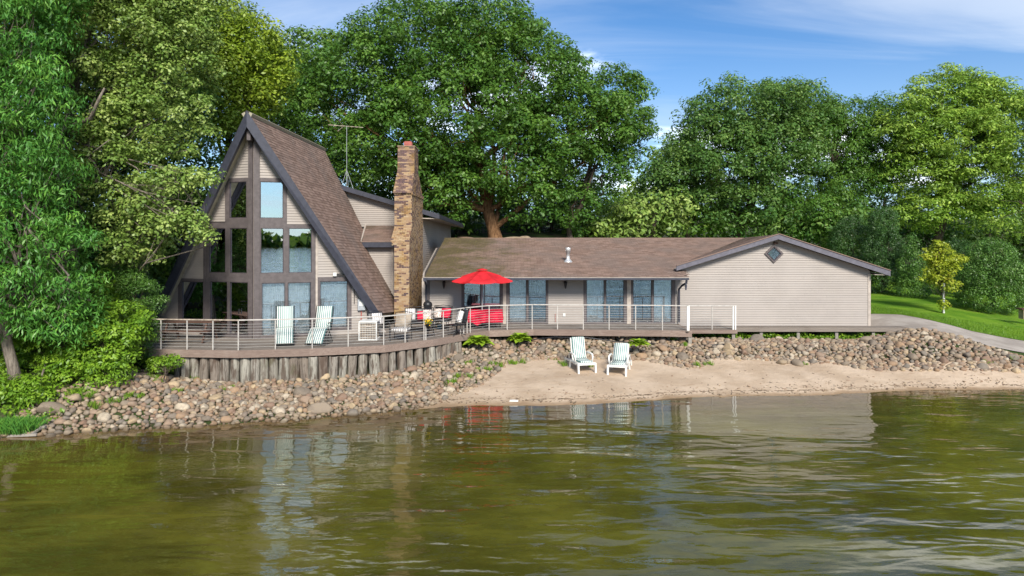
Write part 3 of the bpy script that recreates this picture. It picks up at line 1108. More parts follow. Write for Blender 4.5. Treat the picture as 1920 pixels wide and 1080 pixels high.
# lower front wall between A-frame roof and chimney, with its lean-to roof
LY = 31.9
siding(house, (0, LY, 0), (1, 0, 0), (0, -1, 0), lambda z: (-9.84 + SQ * (ATOP - z) - 0.5, -5.22), 0.0, 3.40, h=.104, joined=True)
m = MB(); m.box(-5.62, -5.54, LY - .045, LY, 1.3, 3.4); m.build('corner_trim', M['trim_light'], house)
m = MB(); m.hexa([(-4.86, LY - .5, .15), (-4.66, LY - .5, .15), (-4.66, LY - .02, .15), (-4.86, LY - .02, .15), (-5.56, LY - .5, 1.34), (-5.44, LY - .5, 1.40), (-5.44, LY - .02, 1.40), (-5.56, LY - .02, 1.34)])
m.build('trim_board', M['trim_light'], house)
l0, l1 = Vector((-9.84 + SQ * (ATOP - 4.45), TY, 4.46)), Vector((-5.1, TY, 4.46))
l2, l3 = Vector((-9.84 + SQ * (ATOP - 3.63) - .02, LY - .3, 3.64)), Vector((-5.1, LY - .3, 3.64))
ln_ = (l1 - l0).cross(l2 - l0).normalized()
if ln_.z < 0: ln_ = -ln_
slab(l0, l1, l2, l3, .1, M['under'], 'roof_slab', house, ln_)
sh = empty('lean_to_roof', l0); sh.parent = house; sh.matrix_parent_inverse = house.matrix_basis.inverted()
shingles(sh, l0, l1, l2, l3, M['shingle'], expo=.145, wid=.32, seed=5)
m = MB(); m.box(l2.x + .02, -5.25, LY - .36, LY - .30, 3.40, 3.63); m.build('fascia_board', M['fascia'], house)
m = MB(); m.box(l2.x - .1, -5.25, LY - .30, TY, 3.38, 3.42); m.build('soffit', M['fascia'], house)
m = MB(); m.beam(l0 + Vector((-.02, 0, .03)), l2 + Vector((-.05, -.03, .03)), .08, .05); m.build('flashing', M['trim_light'], house)

# ---- chimney
chim = empty('chimney', (-4.9, 31, 0)); chim.parent = house; chim.matrix_parent_inverse = house.matrix_basis.inverted()
prof = [(0.0, 29.9), (3.68, 29.9), (3.70, 29.88), (4.34, 30.65), (5.83, 30.65), (5.86, 30.55), (6.94, 31.45), (8.07, 31.5)]
rear = [(0.0, 34.5), (5.86, 34.5), (6.94, 32.8), (8.07, 32.75)]
leftx = [(0, -5.16), (3.50, -5.16), (3.70, -5.32), (4.3, -5.28), (5.80, -5.28), (5.87, -5.33), (6.94, -5.28), (8.1, -5.27)]
pz = lambda P, z: float(np.interp(z, [p[0] for p in P], [p[1] for p in P]))
CH = 0.068
rb = random.Random(3)
bricks = []
z = 0.0; row = 0
while z < 8.05:
    zm = z + CH / 2
    yf, yr, xl = pz(prof, zm), pz(rear, zm), pz(leftx, zm)
    xr = -4.50
    if 5.78 < zm < 5.9: yf -= .05; xr += .04
    # front face
    x = xl - (0.1 if row % 2 else 0.0)
    while x < xr - .02:
        a, b = max(x, xl), min(x + .203, xr)
        if b - a > .03: bricks.append((a + .0025, b - .0025, yf + rb.uniform(-.006, .006), yf + .10, z + .0025, z + CH - .003, 0))
        x += .21
    y = yf + .10 - (0.1 if row % 2 else 0.0) - .1
    while y < yr - .02:
        a, b = max(y, yf + .102), min(y + .203, yr)
        if b - a > .03: bricks.append((xr - .10, xr + rb.uniform(-.003, .004), a + .0025, b - .0025, z + .0025, z + CH - .003, 1))
        y += .21
    m = MB()
    z += CH; row += 1
m = MB()
for z0, z1 in zip([p * .25 for p in range(0, 32)], [p * .25 for p in range(1, 33)]):
    zm = (z0 + z1) / 2
    m.box(min(pz(leftx, z0), pz(leftx, z1)) + .02 + (.02 if True else 0), -4.503, max(pz(prof, z0), pz(prof, z1)) + .012, max(pz(rear, z0), pz(rear, z1)) if zm < 5.8 else pz(rear, z1), z0, min(z1, 8.06))
m.build('mortar_core', M['mortar'], chim)
bricks.sort(key=lambda q: (q[6], -q[5]))
one = bricks[:]
rb.shuffle(one)
one.sort(key=lambda q: q[6])
singles, rest = one[:300], one[300:]
unit = {}
for q in singles:
    key = (round(q[1] - q[0], 2), round(q[3] - q[2], 2))
    if key not in unit:
        mm = MB(); hx, hy, hh = (q[1] - q[0]) / 2, (q[3] - q[2]) / 2, (CH - .0055) / 2
        mm.box(-hx, hx, -hy, hy, -hh, hh)
        o = mm.build('brick', M['brick'])
        unit[key] = o.data
    else:
        o = bpy.data.objects.new('brick', unit[key]); COL.objects.link(o)
    o.location = ((q[0] + q[1]) / 2, (q[2] + q[3]) / 2, (q[4] + q[5]) / 2)
    o.parent = chim
    o.matrix_parent_inverse = (house.matrix_basis @ house.matrix_basis.inverted() @ chim.matrix_basis).inverted()
m = MB()
for q in rest:
    m.tint = rb.random(); m.box(*q[:6])
m.build('brickwork', M['brick'], chim)['kind'] = 'stuff'
m = MB(); m.box(-5.02, -4.66, 31.7, 32.1, 8.06, 8.30); m.box(-4.98, -4.70, 31.74, 32.06, 8.30, 8.33); m.build('flue_pot', M['clay'], chim)
m = MB(); m.box(-5.29, -4.47, 31.47, 32.78, 8.055, 8.085); m.build('chimney_cap', M['mortar'], chim)

# ---- long wing
WY = 30.5
E0, E1 = Vector((-3.77, 29.4, 2.15)), Vector((7.58, 29.4, 2.15))
wing = lambda z: (-3.98, 7.36)
X = lambda px, Y=WY: (px - 960) * Y / 1280
Z = lambda py, Y=WY: EYE - (py - 445) * Y / 1280
doors = [(865.3, 943, [(870, 901), (905, 937.5)], ['screen', 'pane'], 0.74), (949, 1028, [(955, 987), (990.5, 1024)], ['pane', 'screen'], None),
         (1094, 1175.5, [(1099.4, 1132.8), (1135.8, 1169.8)], ['pane', 'screen'], None), (1183, 1266, [(1186.8, 1221.6), (1225, 1259.5)], ['screen', 'pane'], None)]
dholes = []
WO = (Vector((0, WY, 0)), Vector((1, 0, 0)), Vector((0, -1, 0)))
for x0, x1, gs, kinds, hd in doors:
    o = (X(x0), X(x1), 0.02, 2.02)
    dholes.append(o)
    window(house, *WO, (o[0], o[1], -0.02, 2.02), ([(X(a), X(b)) for a, b in gs], (.07, 1.97)), [M['pane'] if k == 'pane' else M['pane'] for k in kinds],
           frame=M['taupe'], curtain=[(M['curtain'], 0, 1) if k == 'pane' else (M['screen'], 0, 1) for k in kinds], name='sliding_door', handle=X(hd * (x1 - x0) + x0) if hd else None)
siding(house, *WO, wing, 0.0, 2.10, [(a, b, -1, 3) for a, b, _, _ in dholes] + [(X(942.9), X(949.1), -1, 3), (X(1175.4), X(1183.1), -1, 3)])
m = MB(); m.box(X(943.1), X(948.9), WY - .04, WY + .06, 0, 2.08); m.build('trim_board', M['trim_light'], house)
m = MB(); m.box(X(1175.6), X(1182.9), WY - .04, WY + .06, 0, 2.08); m.build('trim_board', M['trim_light'], house)
m = MB(); m.box(-4.02, -3.86, WY - .05, WY + .06, -.02, 2.05); m.build('corner_trim', M['trim_light'], house)
m = MB(); m.box(X(800.5), X(806), WY - .07, WY, 0, 2.05); m.build('corner_post', M['taupe'], house)
siding(house, (-3.98, WY + 8, 0), (0, -1, 0), (-1, 0, 0), lambda z: (0, min(7.94, 9.1 - (z - 2.03) / .1976)), 0.0, 3.3, joined=True)
# roof planes
MS = (3.81 - 2.15) / (37.8 - 29.4)
RG0, RG1 = Vector((-3.72, 37.8, 3.81)), Vector((12.93, 37.8, 3.81))
mid = Vector((7.80, 31.0, 2.15 + 1.6 * MS))
un = Vector((0, -MS, 1)).normalized()
EM = Vector((13.2, 29.4, 2.15))
mainclip = lambda p: p.x < 7.58 + max(0, (p.y - 29.4)) * .137 if p.y < 30.95 else p.x < 12.93 - (37.8 - p.y) * 0.66
m = MB()
q = [Vector((-3.77, 29.4, 2.14)), Vector((7.56, 29.4, 2.14)), Vector((7.8, 31.0, 2.15 + 1.6 * MS - .01)), RG1 - Vector((0, 0, .01)), RG0 - Vector((0, 0, .01))]
m.add([p for p in q] + [p - Vector((0, 0, .10)) for p in q], [(0, 1, 2, 3, 4), (9, 8, 7, 6, 5), (0, 5, 6, 1), (1, 6, 7, 2), (2, 7, 8, 3), (3, 8, 9, 4), (4, 9, 5, 0)])
m.build('roof_slab', M['under'], house)
sh = empty('low_roof_slope', E0); sh.parent = house; sh.matrix_parent_inverse = house.matrix_basis.inverted()
shingles(sh, RG0, Vector((13.2, 37.8, 3.81)), E0, EM, M['shingle_moss'], expo=.145, wid=.31, near=lambda p: p.y + abs(p.x - 2) * .02, limit=300, clip=mainclip, seed=8)
m = MB(); m.box(-3.72, 12.9, 37.65, 37.8, 3.80, 3.835); m.build('ridge_cap', M['shingle_moss'], house)
m = MB(); q = [RG0, RG1, Vector((12.93, 46, 2.2)), Vector((-3.72, 46, 2.2))]
m.add(q + [p - Vector((0, 0, .1)) for p in q], [(0, 1, 2, 3), (7, 6, 5, 4), (0, 4, 5, 1), (1, 5, 6, 2), (2, 6, 7, 3), (3, 7, 4, 0)]); m.build('roof_slab', M['shingle'], house)
m = MB(); m.box(-3.80, 7.60, 29.27, 29.385, 2.02, 2.125); m.build('gutter', M['fascia'], house, bevel=.02)
m = MB(); m.box(-3.78, 7.58, 29.26, 29.40, 2.126, 2.145); m.build('drip_edge', M['trim_light'], house)
m = MB(); m.box(-3.78, 7.4, 29.385, WY + .05, 2.06, 2.075); m.build('soffit', M['under'], house)
m = MB(); m.box(-3.80, -3.66, 29.2, 29.3, 1.98, 2.13); m.tube([(-3.74, 29.3, 2.0), (-3.74, 29.5, 1.85), (-3.83, WY - .09, 1.75), (-3.83, WY - .09, .05)], .04, 8); m.build('downspout', M['fascia'], house)
xd = X(1272)
m = MB(); m.tube([(7.50, 29.33, 2.03), (7.50, 29.36, 1.90), (7.46, 29.6, 1.82), (xd + .05, 30.1, 1.72), (xd, WY - .12, 1.55), (xd, WY - .12, .08)], .048, 8)
m.build('downspout', M['fascia'], house)
m = MB(); m.box(7.44, 7.50, 29.3, 29.36, 1.6, 1.9); m.lathe([(.02, 0), (.05, .05), (.05, .14), (.02, .2)], 7.48, 29.36, 1.66, 8); m.build('gutter_bracket', M['fascia'], house)
# vent stack on the roof
vy = 32.2; vz = 2.15 + (vy - 29.4) * MS
vx_ = (1065 - 960) * vy / 1280
m = MB()
m.lathe([(.22, -.03), (.20, .02), (.13, .10), (.085, .14), (.085, .42), (.11, .42), (.11, .50), (.125, .50), (.125, .66), (.115, .67)], vx_, vy, vz, 18)
m.build('vent_pipe', M['galv'], house, True)
# wall lanterns
for px in (833, 1060):
    lx = X(px)
    m = MB(); m.box(lx - .05, lx + .05, WY - .06, WY - .02, 1.75, 1.92); m.beam((lx, WY - .05, 1.88), (lx, WY - .17, 1.90), .02, .02)
    m.lathe([(.02, -.16), (.035, -.10), (.05, -.05), (.075, .10), (.085, .11), (.05, .15), (.01, .19)], lx, WY - .17, 1.74, 8)
    m.build('wall_lantern', M['black'], house)
m = MB(); m.box(X(1055.5), X(1060), WY - .05, WY - .02, .33, .47); m.build('wall_socket', M['white'], house)
m = MB(); m.tube([(X(1041), WY - .06, .08), (X(1041), WY - .06, .45)], .012, 6); m.build('pipe', M['clay'], house)
# rooms behind the doors
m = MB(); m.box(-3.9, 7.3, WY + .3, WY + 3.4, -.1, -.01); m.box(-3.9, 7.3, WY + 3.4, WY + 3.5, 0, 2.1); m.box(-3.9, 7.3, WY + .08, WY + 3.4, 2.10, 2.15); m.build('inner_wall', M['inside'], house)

# ---- gabled end of the wing
GY = 30.6
gl = 7.30; gr = (1631 - 960) * GY / 1280
GA = Vector((11.80, 30.2, 3.985)); GR = Vector((16.72, 30.2, 2.37)); GL = Vector((7.27, 30.2, 2.586)); GV = Vector((12.93, 37.8, 3.84))
gdir = GV - GA
sr = (GA.z - GR.z) / (GR.x - GA.x); sL = (GA.z - GL.z) / (GA.x - GL.x)


def gb(z):
    zt = z + 0.20
    xl_ = GL.x - .2 if zt < GL.z else GA.x - (GA.z - zt) / sL
    xr_ = GA.x + (GA.z - zt) / sr
    return (max(gl, xl_), min(gr, xr_))


dcx, dcz, dr = (1450.5 - 960) * GY / 1280, Z(475.5, GY), 0.43
siding(house, (0, GY, 0), (1, 0, 0), (0, -1, 0), gb, -.1, 3.76, h=.1045, cut=True)
m = MB(); m.box(gr - .10, gr + .02, GY - .04, GY + .08, -.1, 2.22); m.build('corner_trim', M['trim_light'], house)
siding(house, (gr - .02, GY, 0), (0.15, 1, 0), (1, -.15, 0), lambda z: (0.05, 8.5), -.1, 2.24, joined=True)
# diamond window
wd = None
m = MB()
c = Vector((dcx, GY - .03, dcz))
def diamond(m, r0, r1, y0, y1):
    k = [(1, 0), (0, 1), (-1, 0), (0, -1)]
    for i in range(4):
        a, b = k[i], k[(i + 1) % 4]
        pts = []
        for y in (y0, y1):
            for (p, r) in ((a, r0), (a, r1), (b, r1), (b, r0)):
                pts.append((dcx + p[0] * r, GY + y, dcz + p[1] * r))
        m.hexa(pts)
diamond(m, .30, dr, -.075, 0.0)
wd = m.build('window', M['taupe'], house, bevel=.005); wd['label'] = "diamond shaped window"
m = MB(); diamond(m, .285, .33, -.085, -.02); m.build('sash', M['sash'], wd)
m = MB(); m.hexa([(dcx + .30, GY - .045, dcz), (dcx, GY - .045, dcz + .30), (dcx - .30, GY - .045, dcz), (dcx, GY - .045, dcz - .30), (dcx + .30, GY - .032, dcz), (dcx, GY - .032, dcz + .30), (dcx - .30, GY - .032, dcz), (dcx, GY - .032, dcz - .30)]); m.build('pane', M['pane'], wd)
m = MB(); m.hexa([(dcx + .30, GY - .03, dcz), (dcx, GY - .03, dcz + .30), (dcx - .30, GY - .03, dcz), (dcx, GY - .03, dcz - .30), (dcx + .30, GY - .022, dcz), (dcx, GY - .022, dcz + .30), (dcx - .30, GY - .022, dcz), (dcx, GY - .022, dcz - .30)]); m.build('screen', M['screen'], wd)
m = MB(); m.box(dcx - .02, dcx + .14, GY - .16, GY - .02, dcz + .43, dcz + .52); m.build('light_fitting', M['brownwood'], house)
# gable roof
dn = Vector((0, 0, -.11))
m = MB(); q = [GA, GL, GV]; m.add(q + [p + dn for p in q], [(0, 2, 1), (3, 4, 5), (0, 1, 4, 3), (1, 2, 5, 4), (2, 0, 3, 5)]); m.build('roof_slab', M['under'], house)
q = [GA, GR, GR + gdir * 1.3, GA + gdir * 1.3]
m = MB(); m.add(q + [p + dn for p in q], [(0, 1, 2, 3), (7, 6, 5, 4), (0, 4, 5, 1), (1, 5, 6, 2), (2, 6, 7, 3), (3, 7, 4, 0)]); m.build('roof_slab', M['shingle'], house)
q = [GA + gdir * 1.0, GA + gdir * 1.3, GL + gdir * 1.3, GL + gdir * 1.0]
sh = empty('gable_roof_slope', GA); sh.parent = house; sh.matrix_parent_inverse = house.matrix_basis.inverted()
GLb = GL + gdir
# left slope: courses run with the ridge; keep the tabs above the valley line
def gclip(p):
    # inside triangle GA, GL, GV seen from above
    def s(a, b): return (b.x - a.x) * (p.y - a.y) - (b.y - a.y) * (p.x - a.x)
    s1, s2, s3 = s(GA, GL), s(GL, GV), s(GV, GA)
    return (s1 <= 0.02 and s2 <= 0.02 and s3 <= 0.02) or (s1 >= -.02 and s2 >= -.02 and s3 >= -.02)
tilt = (GV - GA)
shingles(sh, GA + Vector((0, 0, .004)), GA + tilt + Vector((0, 0, .004)), GL + Vector((0, 0, .004)), GL + tilt + Vector((0, 0, .004)), M['shingle'], expo=.145, wid=.31, clip=gclip, seed=12)
def rake(a, b, d, name, mat, th=.05):
    m = MB(); f = Vector((0, -th, 0)); dd = Vector((0, 0, -d))
    m.hexa([a + dd + f, b + dd + f, b + dd, a + dd, a + f + Vector((0, 0, .012)), b + f + Vector((0, 0, .012)), b + Vector((0, 0, .012)), a + Vector((0, 0, .012))])
    return m.build(name, mat, house)
rake(GL, GA, .20, 'fascia_board', M['fascia_grey']); rake(GA, GR, .22, 'fascia_board', M['fascia_grey'])
m = MB(); m.beam(GL + Vector((0, -.03, .03)), GA + Vector((0, -.03, .03)), .12, .03); m.beam(GA + Vector((0, -.03, .03)), GR + Vector((0, -.03, .03)), .12, .03); m.build('drip_edge', M['shingle'], house)
m = MB()
for a, b in ((GL, GA), (GA, GR)):
    z1_ = Vector((0, 0, -.13)); z2_ = Vector((0, 0, -.155)); bk = Vector((0, GY - 30.2 + .05, 0))
    m.hexa([a + z2_, b + z2_, b + z2_ + bk, a + z2_ + bk, a + z1_, b + z1_, b + z1_ + bk, a + z1_ + bk])
m.hexa([(gr, 30.2, 2.20), (GR.x, 30.2, 2.18), (GR.x + 1, 37, 2.18), (gr + 1, 37, 2.20), (gr, 30.2, 2.22), (GR.x, 30.2, 2.20), (GR.x + 1, 37, 2.20), (gr + 1, 37, 2.22)])
m.build('soffit', M['trim_light'], house)

# ---- fittings on the A-frame front
def onR(px, py, w=None):
    w = wr(px)
    return w, zf(py, w)
w0, z0_ = onR(677, 571)
m = MB(); m.obox(*FR, w0 - .14, w0 + .14, .022, .15, z0_ - .22, z0_ + .22); o = m.build('meter_box', M['grey'], house, bevel=.01)
m = MB(); m.obox(*FR, w0 - .085, w0 + .085, .15, .165, z0_ - .085 + .05, z0_ + .085 + .05); m.build('dial', M['white'], o)
w1, z1_ = onR(677, 555)
m = MB(); m.obox(*FR, w1 - .09, w1 + .09, .022, .12, z1_ - .10, z1_ + .11); o = m.build('meter_dome', M['grey'], house, bevel=.03)
m = MB(); m.obox(*FR, w0 - .02, w0 + .02, .03, .07, .1, z0_ - .22); m.build('conduit', M['clay'], house)
w2, z2_ = onR(627, 514)
m = MB(); m.obox(*FR, w2 - .06, w2 + .06, .022, .16, z2_ - .07, z2_ + .07); o = m.build('security_light', M['white'], house)
p_ = FR[0] + FR[1] * w2 + FR[2] * .1 + Vector((0, 0, z2_))
m = MB(); m.beam(p_ + Vector((.06, 0, 0)), p_ + Vector((.62, .16, -.0)), .06, .05); m.build('arm', M['black'], o)
m = MB(); w3, _ = onR(664, 530); m.obox(*FR, w3 - .012, w3 + .012, .03, .05, 1.2, 2.3); m.build('cable', M['black'], house)

# ------------------------------------------------------------------ television aerial
ant = empty('tv_antenna', (-9.15, 38, 6.6), 0, "tarnished television aerial on a thin mast with tripod feet on the roof behind the A-frame", "antenna")
tp = at(650, 238, 38)
m = MB(); m.tube([(-9.2, 38, 6.62), (tp.x, 38, tp.z + .05)], .015, 6); m.build('mast', M['grey'], ant)
for dx, dy in ((-.22, -.2), (.38, -.15), (0, .4)):
    m = MB(); m.tube([(-9.2 + dx * 1.1, 38 + dy, 6.62 + (-.3 * dx)), (-9.2, 38, 7.6)], .012, 5); m.build('leg', M['grey'], ant)
m = MB()
a_, b_ = at(615, 234, 37.6), at(681, 239, 38.4)
m.beam(a_, b_, .022, .024)
for (ax1, ay1, ax2, ay2) in ((634, 225, 644, 236.5), (633, 246, 644, 237)):
    m.beam(at(ax1, ay1, 37.5), at(ax2, ay2, 38), .02, .02)
for t in (.15, .3, .5, .62, .75, .88):
    p = a_.lerp(b_, t); m.tube([p + Vector((-.05, -.45 + t * .2, 0)), p + Vector((.05, .45 - t * .2, 0))], .008, 4)
m.build('boom', M['antenna'], ant)

# ------------------------------------------------------------------ deck
deck = empty('timber_deck', (-3, 28, 0), 0, "weathered grey timber deck that wraps the A-frame and runs along the low wing", "deck")
DP = [Vector((-14.3, 24.2, 0)), Vector((-12.4, 23.53, 0)), Vector((-9.34, 23.25, 0)), Vector((-7.02, 23.62, 0)), Vector((-4.54, 24.38, 0)), Vector((-3.0, 25.75, 0)), Vector((-1.74, 27.40, 0)),
      Vector((-.95, 28.2, 0)), Vector((.9, 28.62, 0)), Vector((6.2, 28.3, 0)), Vector((7.39, 28.15, 0))]
dxs = np.array([p.x for p in DP]); dys = np.array([p.y for p in DP])
fx_ = np.arange(-14.3, 7.391, .01)
fy_ = np.interp(fx_, dxs, dys)


def runs(y):
    ok = fy_ < y
    idx = np.flatnonzero(np.diff(np.r_[0, ok.astype(int), 0]))
    return [(fx_[a], fx_[b - 1]) for a, b in zip(idx[::2], idx[1::2])]


y = 23.26; rd = random.Random(4)
while y < 30.46:
    r0, r1 = runs(y), runs(y + .135)
    for a in r1:
        b = next((q for q in r0 if q[0] >= a[0] - .01 and q[1] <= a[1] + .01), None)
        b = b or ((a[0] + a[1]) / 2 - .01, (a[0] + a[1]) / 2 + .01)
        # break long runs into boards of 3 to 5 m
        xs_ = [a[0]]
        while a[1] - xs_[-1] > 5.2: xs_.append(xs_[-1] + rd.uniform(3.2, 4.9))
        xs_.append(a[1])
        for i in range(len(xs_) - 1):
            A0, A1 = xs_[i] + (.003 if i else 0), xs_[i + 1] - .003
            B0 = b[0] if i == 0 else A0
            B1 = b[1] if i == len(xs_) - 2 else A1
            B0 = max(B0, A0); B1 = min(B1, A1)
            if B1 - B0 < .02: B0, B1 = (A0 + A1) / 2 - .01, (A0 + A1) / 2 + .01
            h = rd.uniform(-.002, .002)
            m = MB()
            m.hexa([(B0, y, -.04), (B1, y, -.04), (A1, y + .135, -.04), (A0, y + .135, -.04), (B0, y, h), (B1, y, h), (A1, y + .135, h), (A0, y + .135, h)])
            m.build('deck_board', M['deck'], deck)
    y += .141
for i in range(len(DP) - 1):
    a, b = DP[i], DP[i + 1]
    d = (b - a).normalized(); nrm = Vector((d.y, -d.x, 0))
    m = MB()
    m.obox(a, d, nrm, 0, (b - a).length + .02, -.02, .03, -.25, .008)
    m.build('fascia_board', M['fasciawood'], deck, bevel=.006)
m = MB(); m.box(7.36, 7.42, 28.15, 30.4, -.25, .008); m.build('fascia_board', M['fasciawood'], deck)
m = MB()
for x in np.arange(-13.5, 7.3, .6):
    yy = float(np.interp(x, dxs, dys)); m.box(x - .02, x + .02, yy + .06, 30.3, -.24, -.045)
m.build('joists', M['brownwood'], deck)
m = MB(); m.box(7.28, 7.42, 28.16, 28.30, -.75, -.25); m.build('deck_post', M['postwood'], deck)
# walkway in front of the gable wall, one step lower, in two widths
walk = empty('boardwalk', (12, 30, -.1), 0, "narrow grey boardwalk on short posts along the foot of the windowless gable wall", "boardwalk")
for (x0, x1, yf, nm) in ((7.43, 9.63, 29.2, 0), (9.64, 17.35, 29.9, 1)):
    y = yf
    while y < 30.5:
        x = x0
        while x < x1 - .01:
            e = min(x1, x + rd.uniform(2.0, 3.9)); 
            if x1 - e < .6: e = x1
            m = MB(); m.box(x + .002, e - .002, y, min(y + .135, 30.54), -.14, -.1 + rd.uniform(-.002, .002)); m.build('deck_board', M['deck'], walk)
            x = e
        y += .141
    m = MB(); m.box(x0, x1, yf - .04, yf, -.27 if nm else -.25, -.095); m.build('fascia_board', M['fasciawood'] if nm == 0 else M['deck'], walk)
for px, Yp, zb in ((1375.5, 29.25, -.75), (1427.5, 29.95, -.75), (1497, 29.95, -.75), (1569, 29.95, -.72), (1638, 29.95, -.68)):
    x = (px - 960) * Yp / 1280
    m = MB(); m.box(x - .065, x + .065, Yp, Yp + .1, zb, -.26); m.build('deck_post', M['postwood'], walk)
x = (1690 - 960) * 30 / 1280
m = MB(); m.box(x - .2, x + .2, 29.96, 30.3, -.7, -.27); m.build('deck_post', M['brownwood'], walk)

# ------------------------------------------------------------------ cable railings
def railing(pts, posts, label, brown_to=None, thick=()):
    r = empty('cable_railing', pts[0], 0, label, "railing")
    inset = []
    P3 = [Vector(p) for p in pts]
    cum = [0]
    for a, b in zip(P3, P3[1:]): cum.append(cum[-1] + (b - a).length)
    for a, b in zip(P3, P3[1:]):
        m = MB()
        m.beam(a + Vector((0, 0, 1.03)), b + Vector((0, 0, 1.03)), .075, .04)
        m.build('top_rail', M['rail_brown'] if brown_to is not None and a.x < brown_to else M['rail'], r, bevel=.008)
    for x in posts:
        i = max(k for k in range(len(P3) - 1) if P3[k].x <= x + 1e-6)
        t = (x - P3[i].x) / max(1e-6, P3[i + 1].x - P3[i].x)
        p = P3[i].lerp(P3[i + 1], t)
        w = .034 if x not in thick else .055
        m = MB(); m.box(p.x - w / 2, p.x + w / 2, p.y - w / 2, p.y + w / 2, p.z - .02, p.z + 1.01 + (.04 if x in thick else 0)); m.build('post', M['rail'] if x not in thick else M['white'], r)
    for k in range(9):
        z = .10 + k * .098
        for a, b in zip(P3, P3[1:]):
            m = MB(); m.tube([a + Vector((0, 0, z)), b + Vector((0, 0, z))], .0052, 5); m.build('cable', M['steel'], r)
    return r


ins = []
for i, p in enumerate(DP):
    q = p.copy(); q.y += .08
    if 4 <= i <= 7: q.x -= .06
    if i == len(DP) - 1: q.x -= .08
    ins.append(q)
def xr_(px, z=0.0):
    for a, b in zip(ins, ins[1:]):
        pa, pb = 960 + a.x * 1280 / a.y, 960 + b.x * 1280 / b.y
        if pa <= px <= pb:
            k = (px - 960) / 1280
            t = (k * a.y - a.x) / ((b.x - a.x) - k * (b.y - a.y))
            return lerp(a.x, b.x, t)
    return ins[-1].x
pxs = [302, 351, 399.5, 447, 516.5, 585.6, 653, 719.5, 759.7, 795, 798.6, 831.3, 863.6, 869.5, 875.9, 881.8, 917.2, 951, 997.8, 1045.3, 1093.6, 1142, 1191.8, 1241.9, 1289, 1293.2]
railing(ins, [xr_(p) for p in pxs], "long cable railing with pale posts that follows the bends of the deck edge", brown_to=-9.5, thick=(xr_(1289), xr_(1293.2)))
q0 = Vector((7.5, 29.25, -.1)); q1 = Vector((9.58, 29.25, -.1))
railing([q0, q1], [ (1335 - 960) * 29.25 / 1280, (1374.5 - 960) * 29.25 / 1280, 9.57], "short cable railing in front of the windowless gable wall", thick=((1374.5 - 960) * 29.25 / 1280, 9.57))

# ------------------------------------------------------------------ log retaining wall
lw = empty('log_retaining_wall', (-8, 23.5, -1), 0, "retaining wall of upright weathered log ends beneath the curved deck edge", "retaining wall")
pxl = [(322, 333), (334, 346), (337 + 0, 352), (353, 368), (369, 387), (388, 407), (408, 426), (427, 444.5), (445.5, 465), (466, 482.5), (483, 499), (499.5, 517), (518, 539), (538, 558), (557, 576.5),
       (577.5, 595), (596, 614), (615.5, 633.5), (634.5, 650), (651.5, 668), (668.8, 686), (688, 709.5), (710, 726), (726.5, 740.5), (741.5, 759), (759.5, 773), (774.5, 791), (792, 815), (815, 827), (827.5, 834.5), (834.5, 842), (842.5, 849), (849.5, 856), (856.5, 862)]
mx_, my_ = dxs, dys
for k, (a, b) in enumerate(pxl):
    pc = (a + b) / 2
    # intersect the viewing direction with the deck edge moved slightly inwards
    best = None
    for i in range(len(DP) - 1):
        A, B = DP[i], DP[i + 1]
        kk = (pc - 960) / 1280
        den = (B.x - A.x) - kk * (B.y - A.y)
        t = (kk * A.y - A.x) / den
        if 0 <= t <= 1: best = A.lerp(B, t); seg = (B - A).normalized(); break
    if best is None: continue
    rad = (b - a) * best.y / 1280 / 2 * 1.02
    if seg.y > .5: rad = max(rad, .13)
    front = 577 < pc < 672
    c = best + Vector((0, rad + (-.10 if front else .06), 0))
    base = hz(c.x, c.y) - .25
    topz = -.275 - rd.uniform(0, .03) if front else -.252 - rd.uniform(0, .02)
    n = 14
    zs = [base, lerp(base, topz, .35), lerp(base, topz, .7), topz - .03, topz]
    lean = rd.uniform(-.025, .025)
    rs = [rad * 1.03, rad * rd.uniform(.97, 1.03), rad * rd.uniform(.96, 1.02), rad * .99, rad * .94]
    vs = []
    ph = rd.uniform(0, 6)
    for zi, (zv, rv) in enumerate(zip(zs, rs)):
        for j in range(n):
            an = 2 * math.pi * j / n
            rr = rv * (1 + .045 * math.sin(3 * an + ph) + .03 * math.sin(7 * an + ph * 2))
            vs.append((c.x + lean * (zi - 2) + rr * math.cos(an), c.y + rr * math.sin(an), zv))
    vs.append((c.x + lean * 2, c.y, topz - .045))
    fs = []
    for i in range(4):
        for j in range(n):
            fs.append((i * n + j, i * n + (j + 1) % n, (i + 1) * n + (j + 1) % n, (i + 1) * n + j))
    for j in range(n): fs.append((4 * n + j, 4 * n + (j + 1) % n, 5 * n))
    m = MB(); m.add(vs, fs)
    m.build('log', M['log'], lw, True)

# ------------------------------------------------------------------ trees and shrubs
def leaf_quads(C, size, nrm, aspect, droop, rng):
    """rhombic leaves at C with half length size, facing nrm"""
    n = nrm / (np.linalg.norm(nrm, axis=1, keepdims=True) + 1e-9)
    t = rng.normal(size=C.shape)
    t[:, 2] -= droop * 2.2
    t -= (t * n).sum(1, keepdims=True) * n
    t /= np.linalg.norm(t, axis=1, keepdims=True) + 1e-9
    b = np.cross(n, t)
    s = size[:, None]
    fold = n * s * 0.18
    V = np.stack([C - t * s, C + b * s * aspect + fold + t * s * .1, C + t * s, C - b * s * aspect + fold + t * s * .1], 1).reshape(-1, 3)
    F = np.arange(len(C) * 4).reshape(-1, 4)
    return V, F


def unit_dirs(n, rng, up=0.0):
    d = rng.normal(size=(n, 3))
    d /= np.linalg.norm(d, axis=1, keepdims=True)
    d[:, 2] += up
    d /= np.linalg.norm(d, axis=1, keepdims=True)
    return d


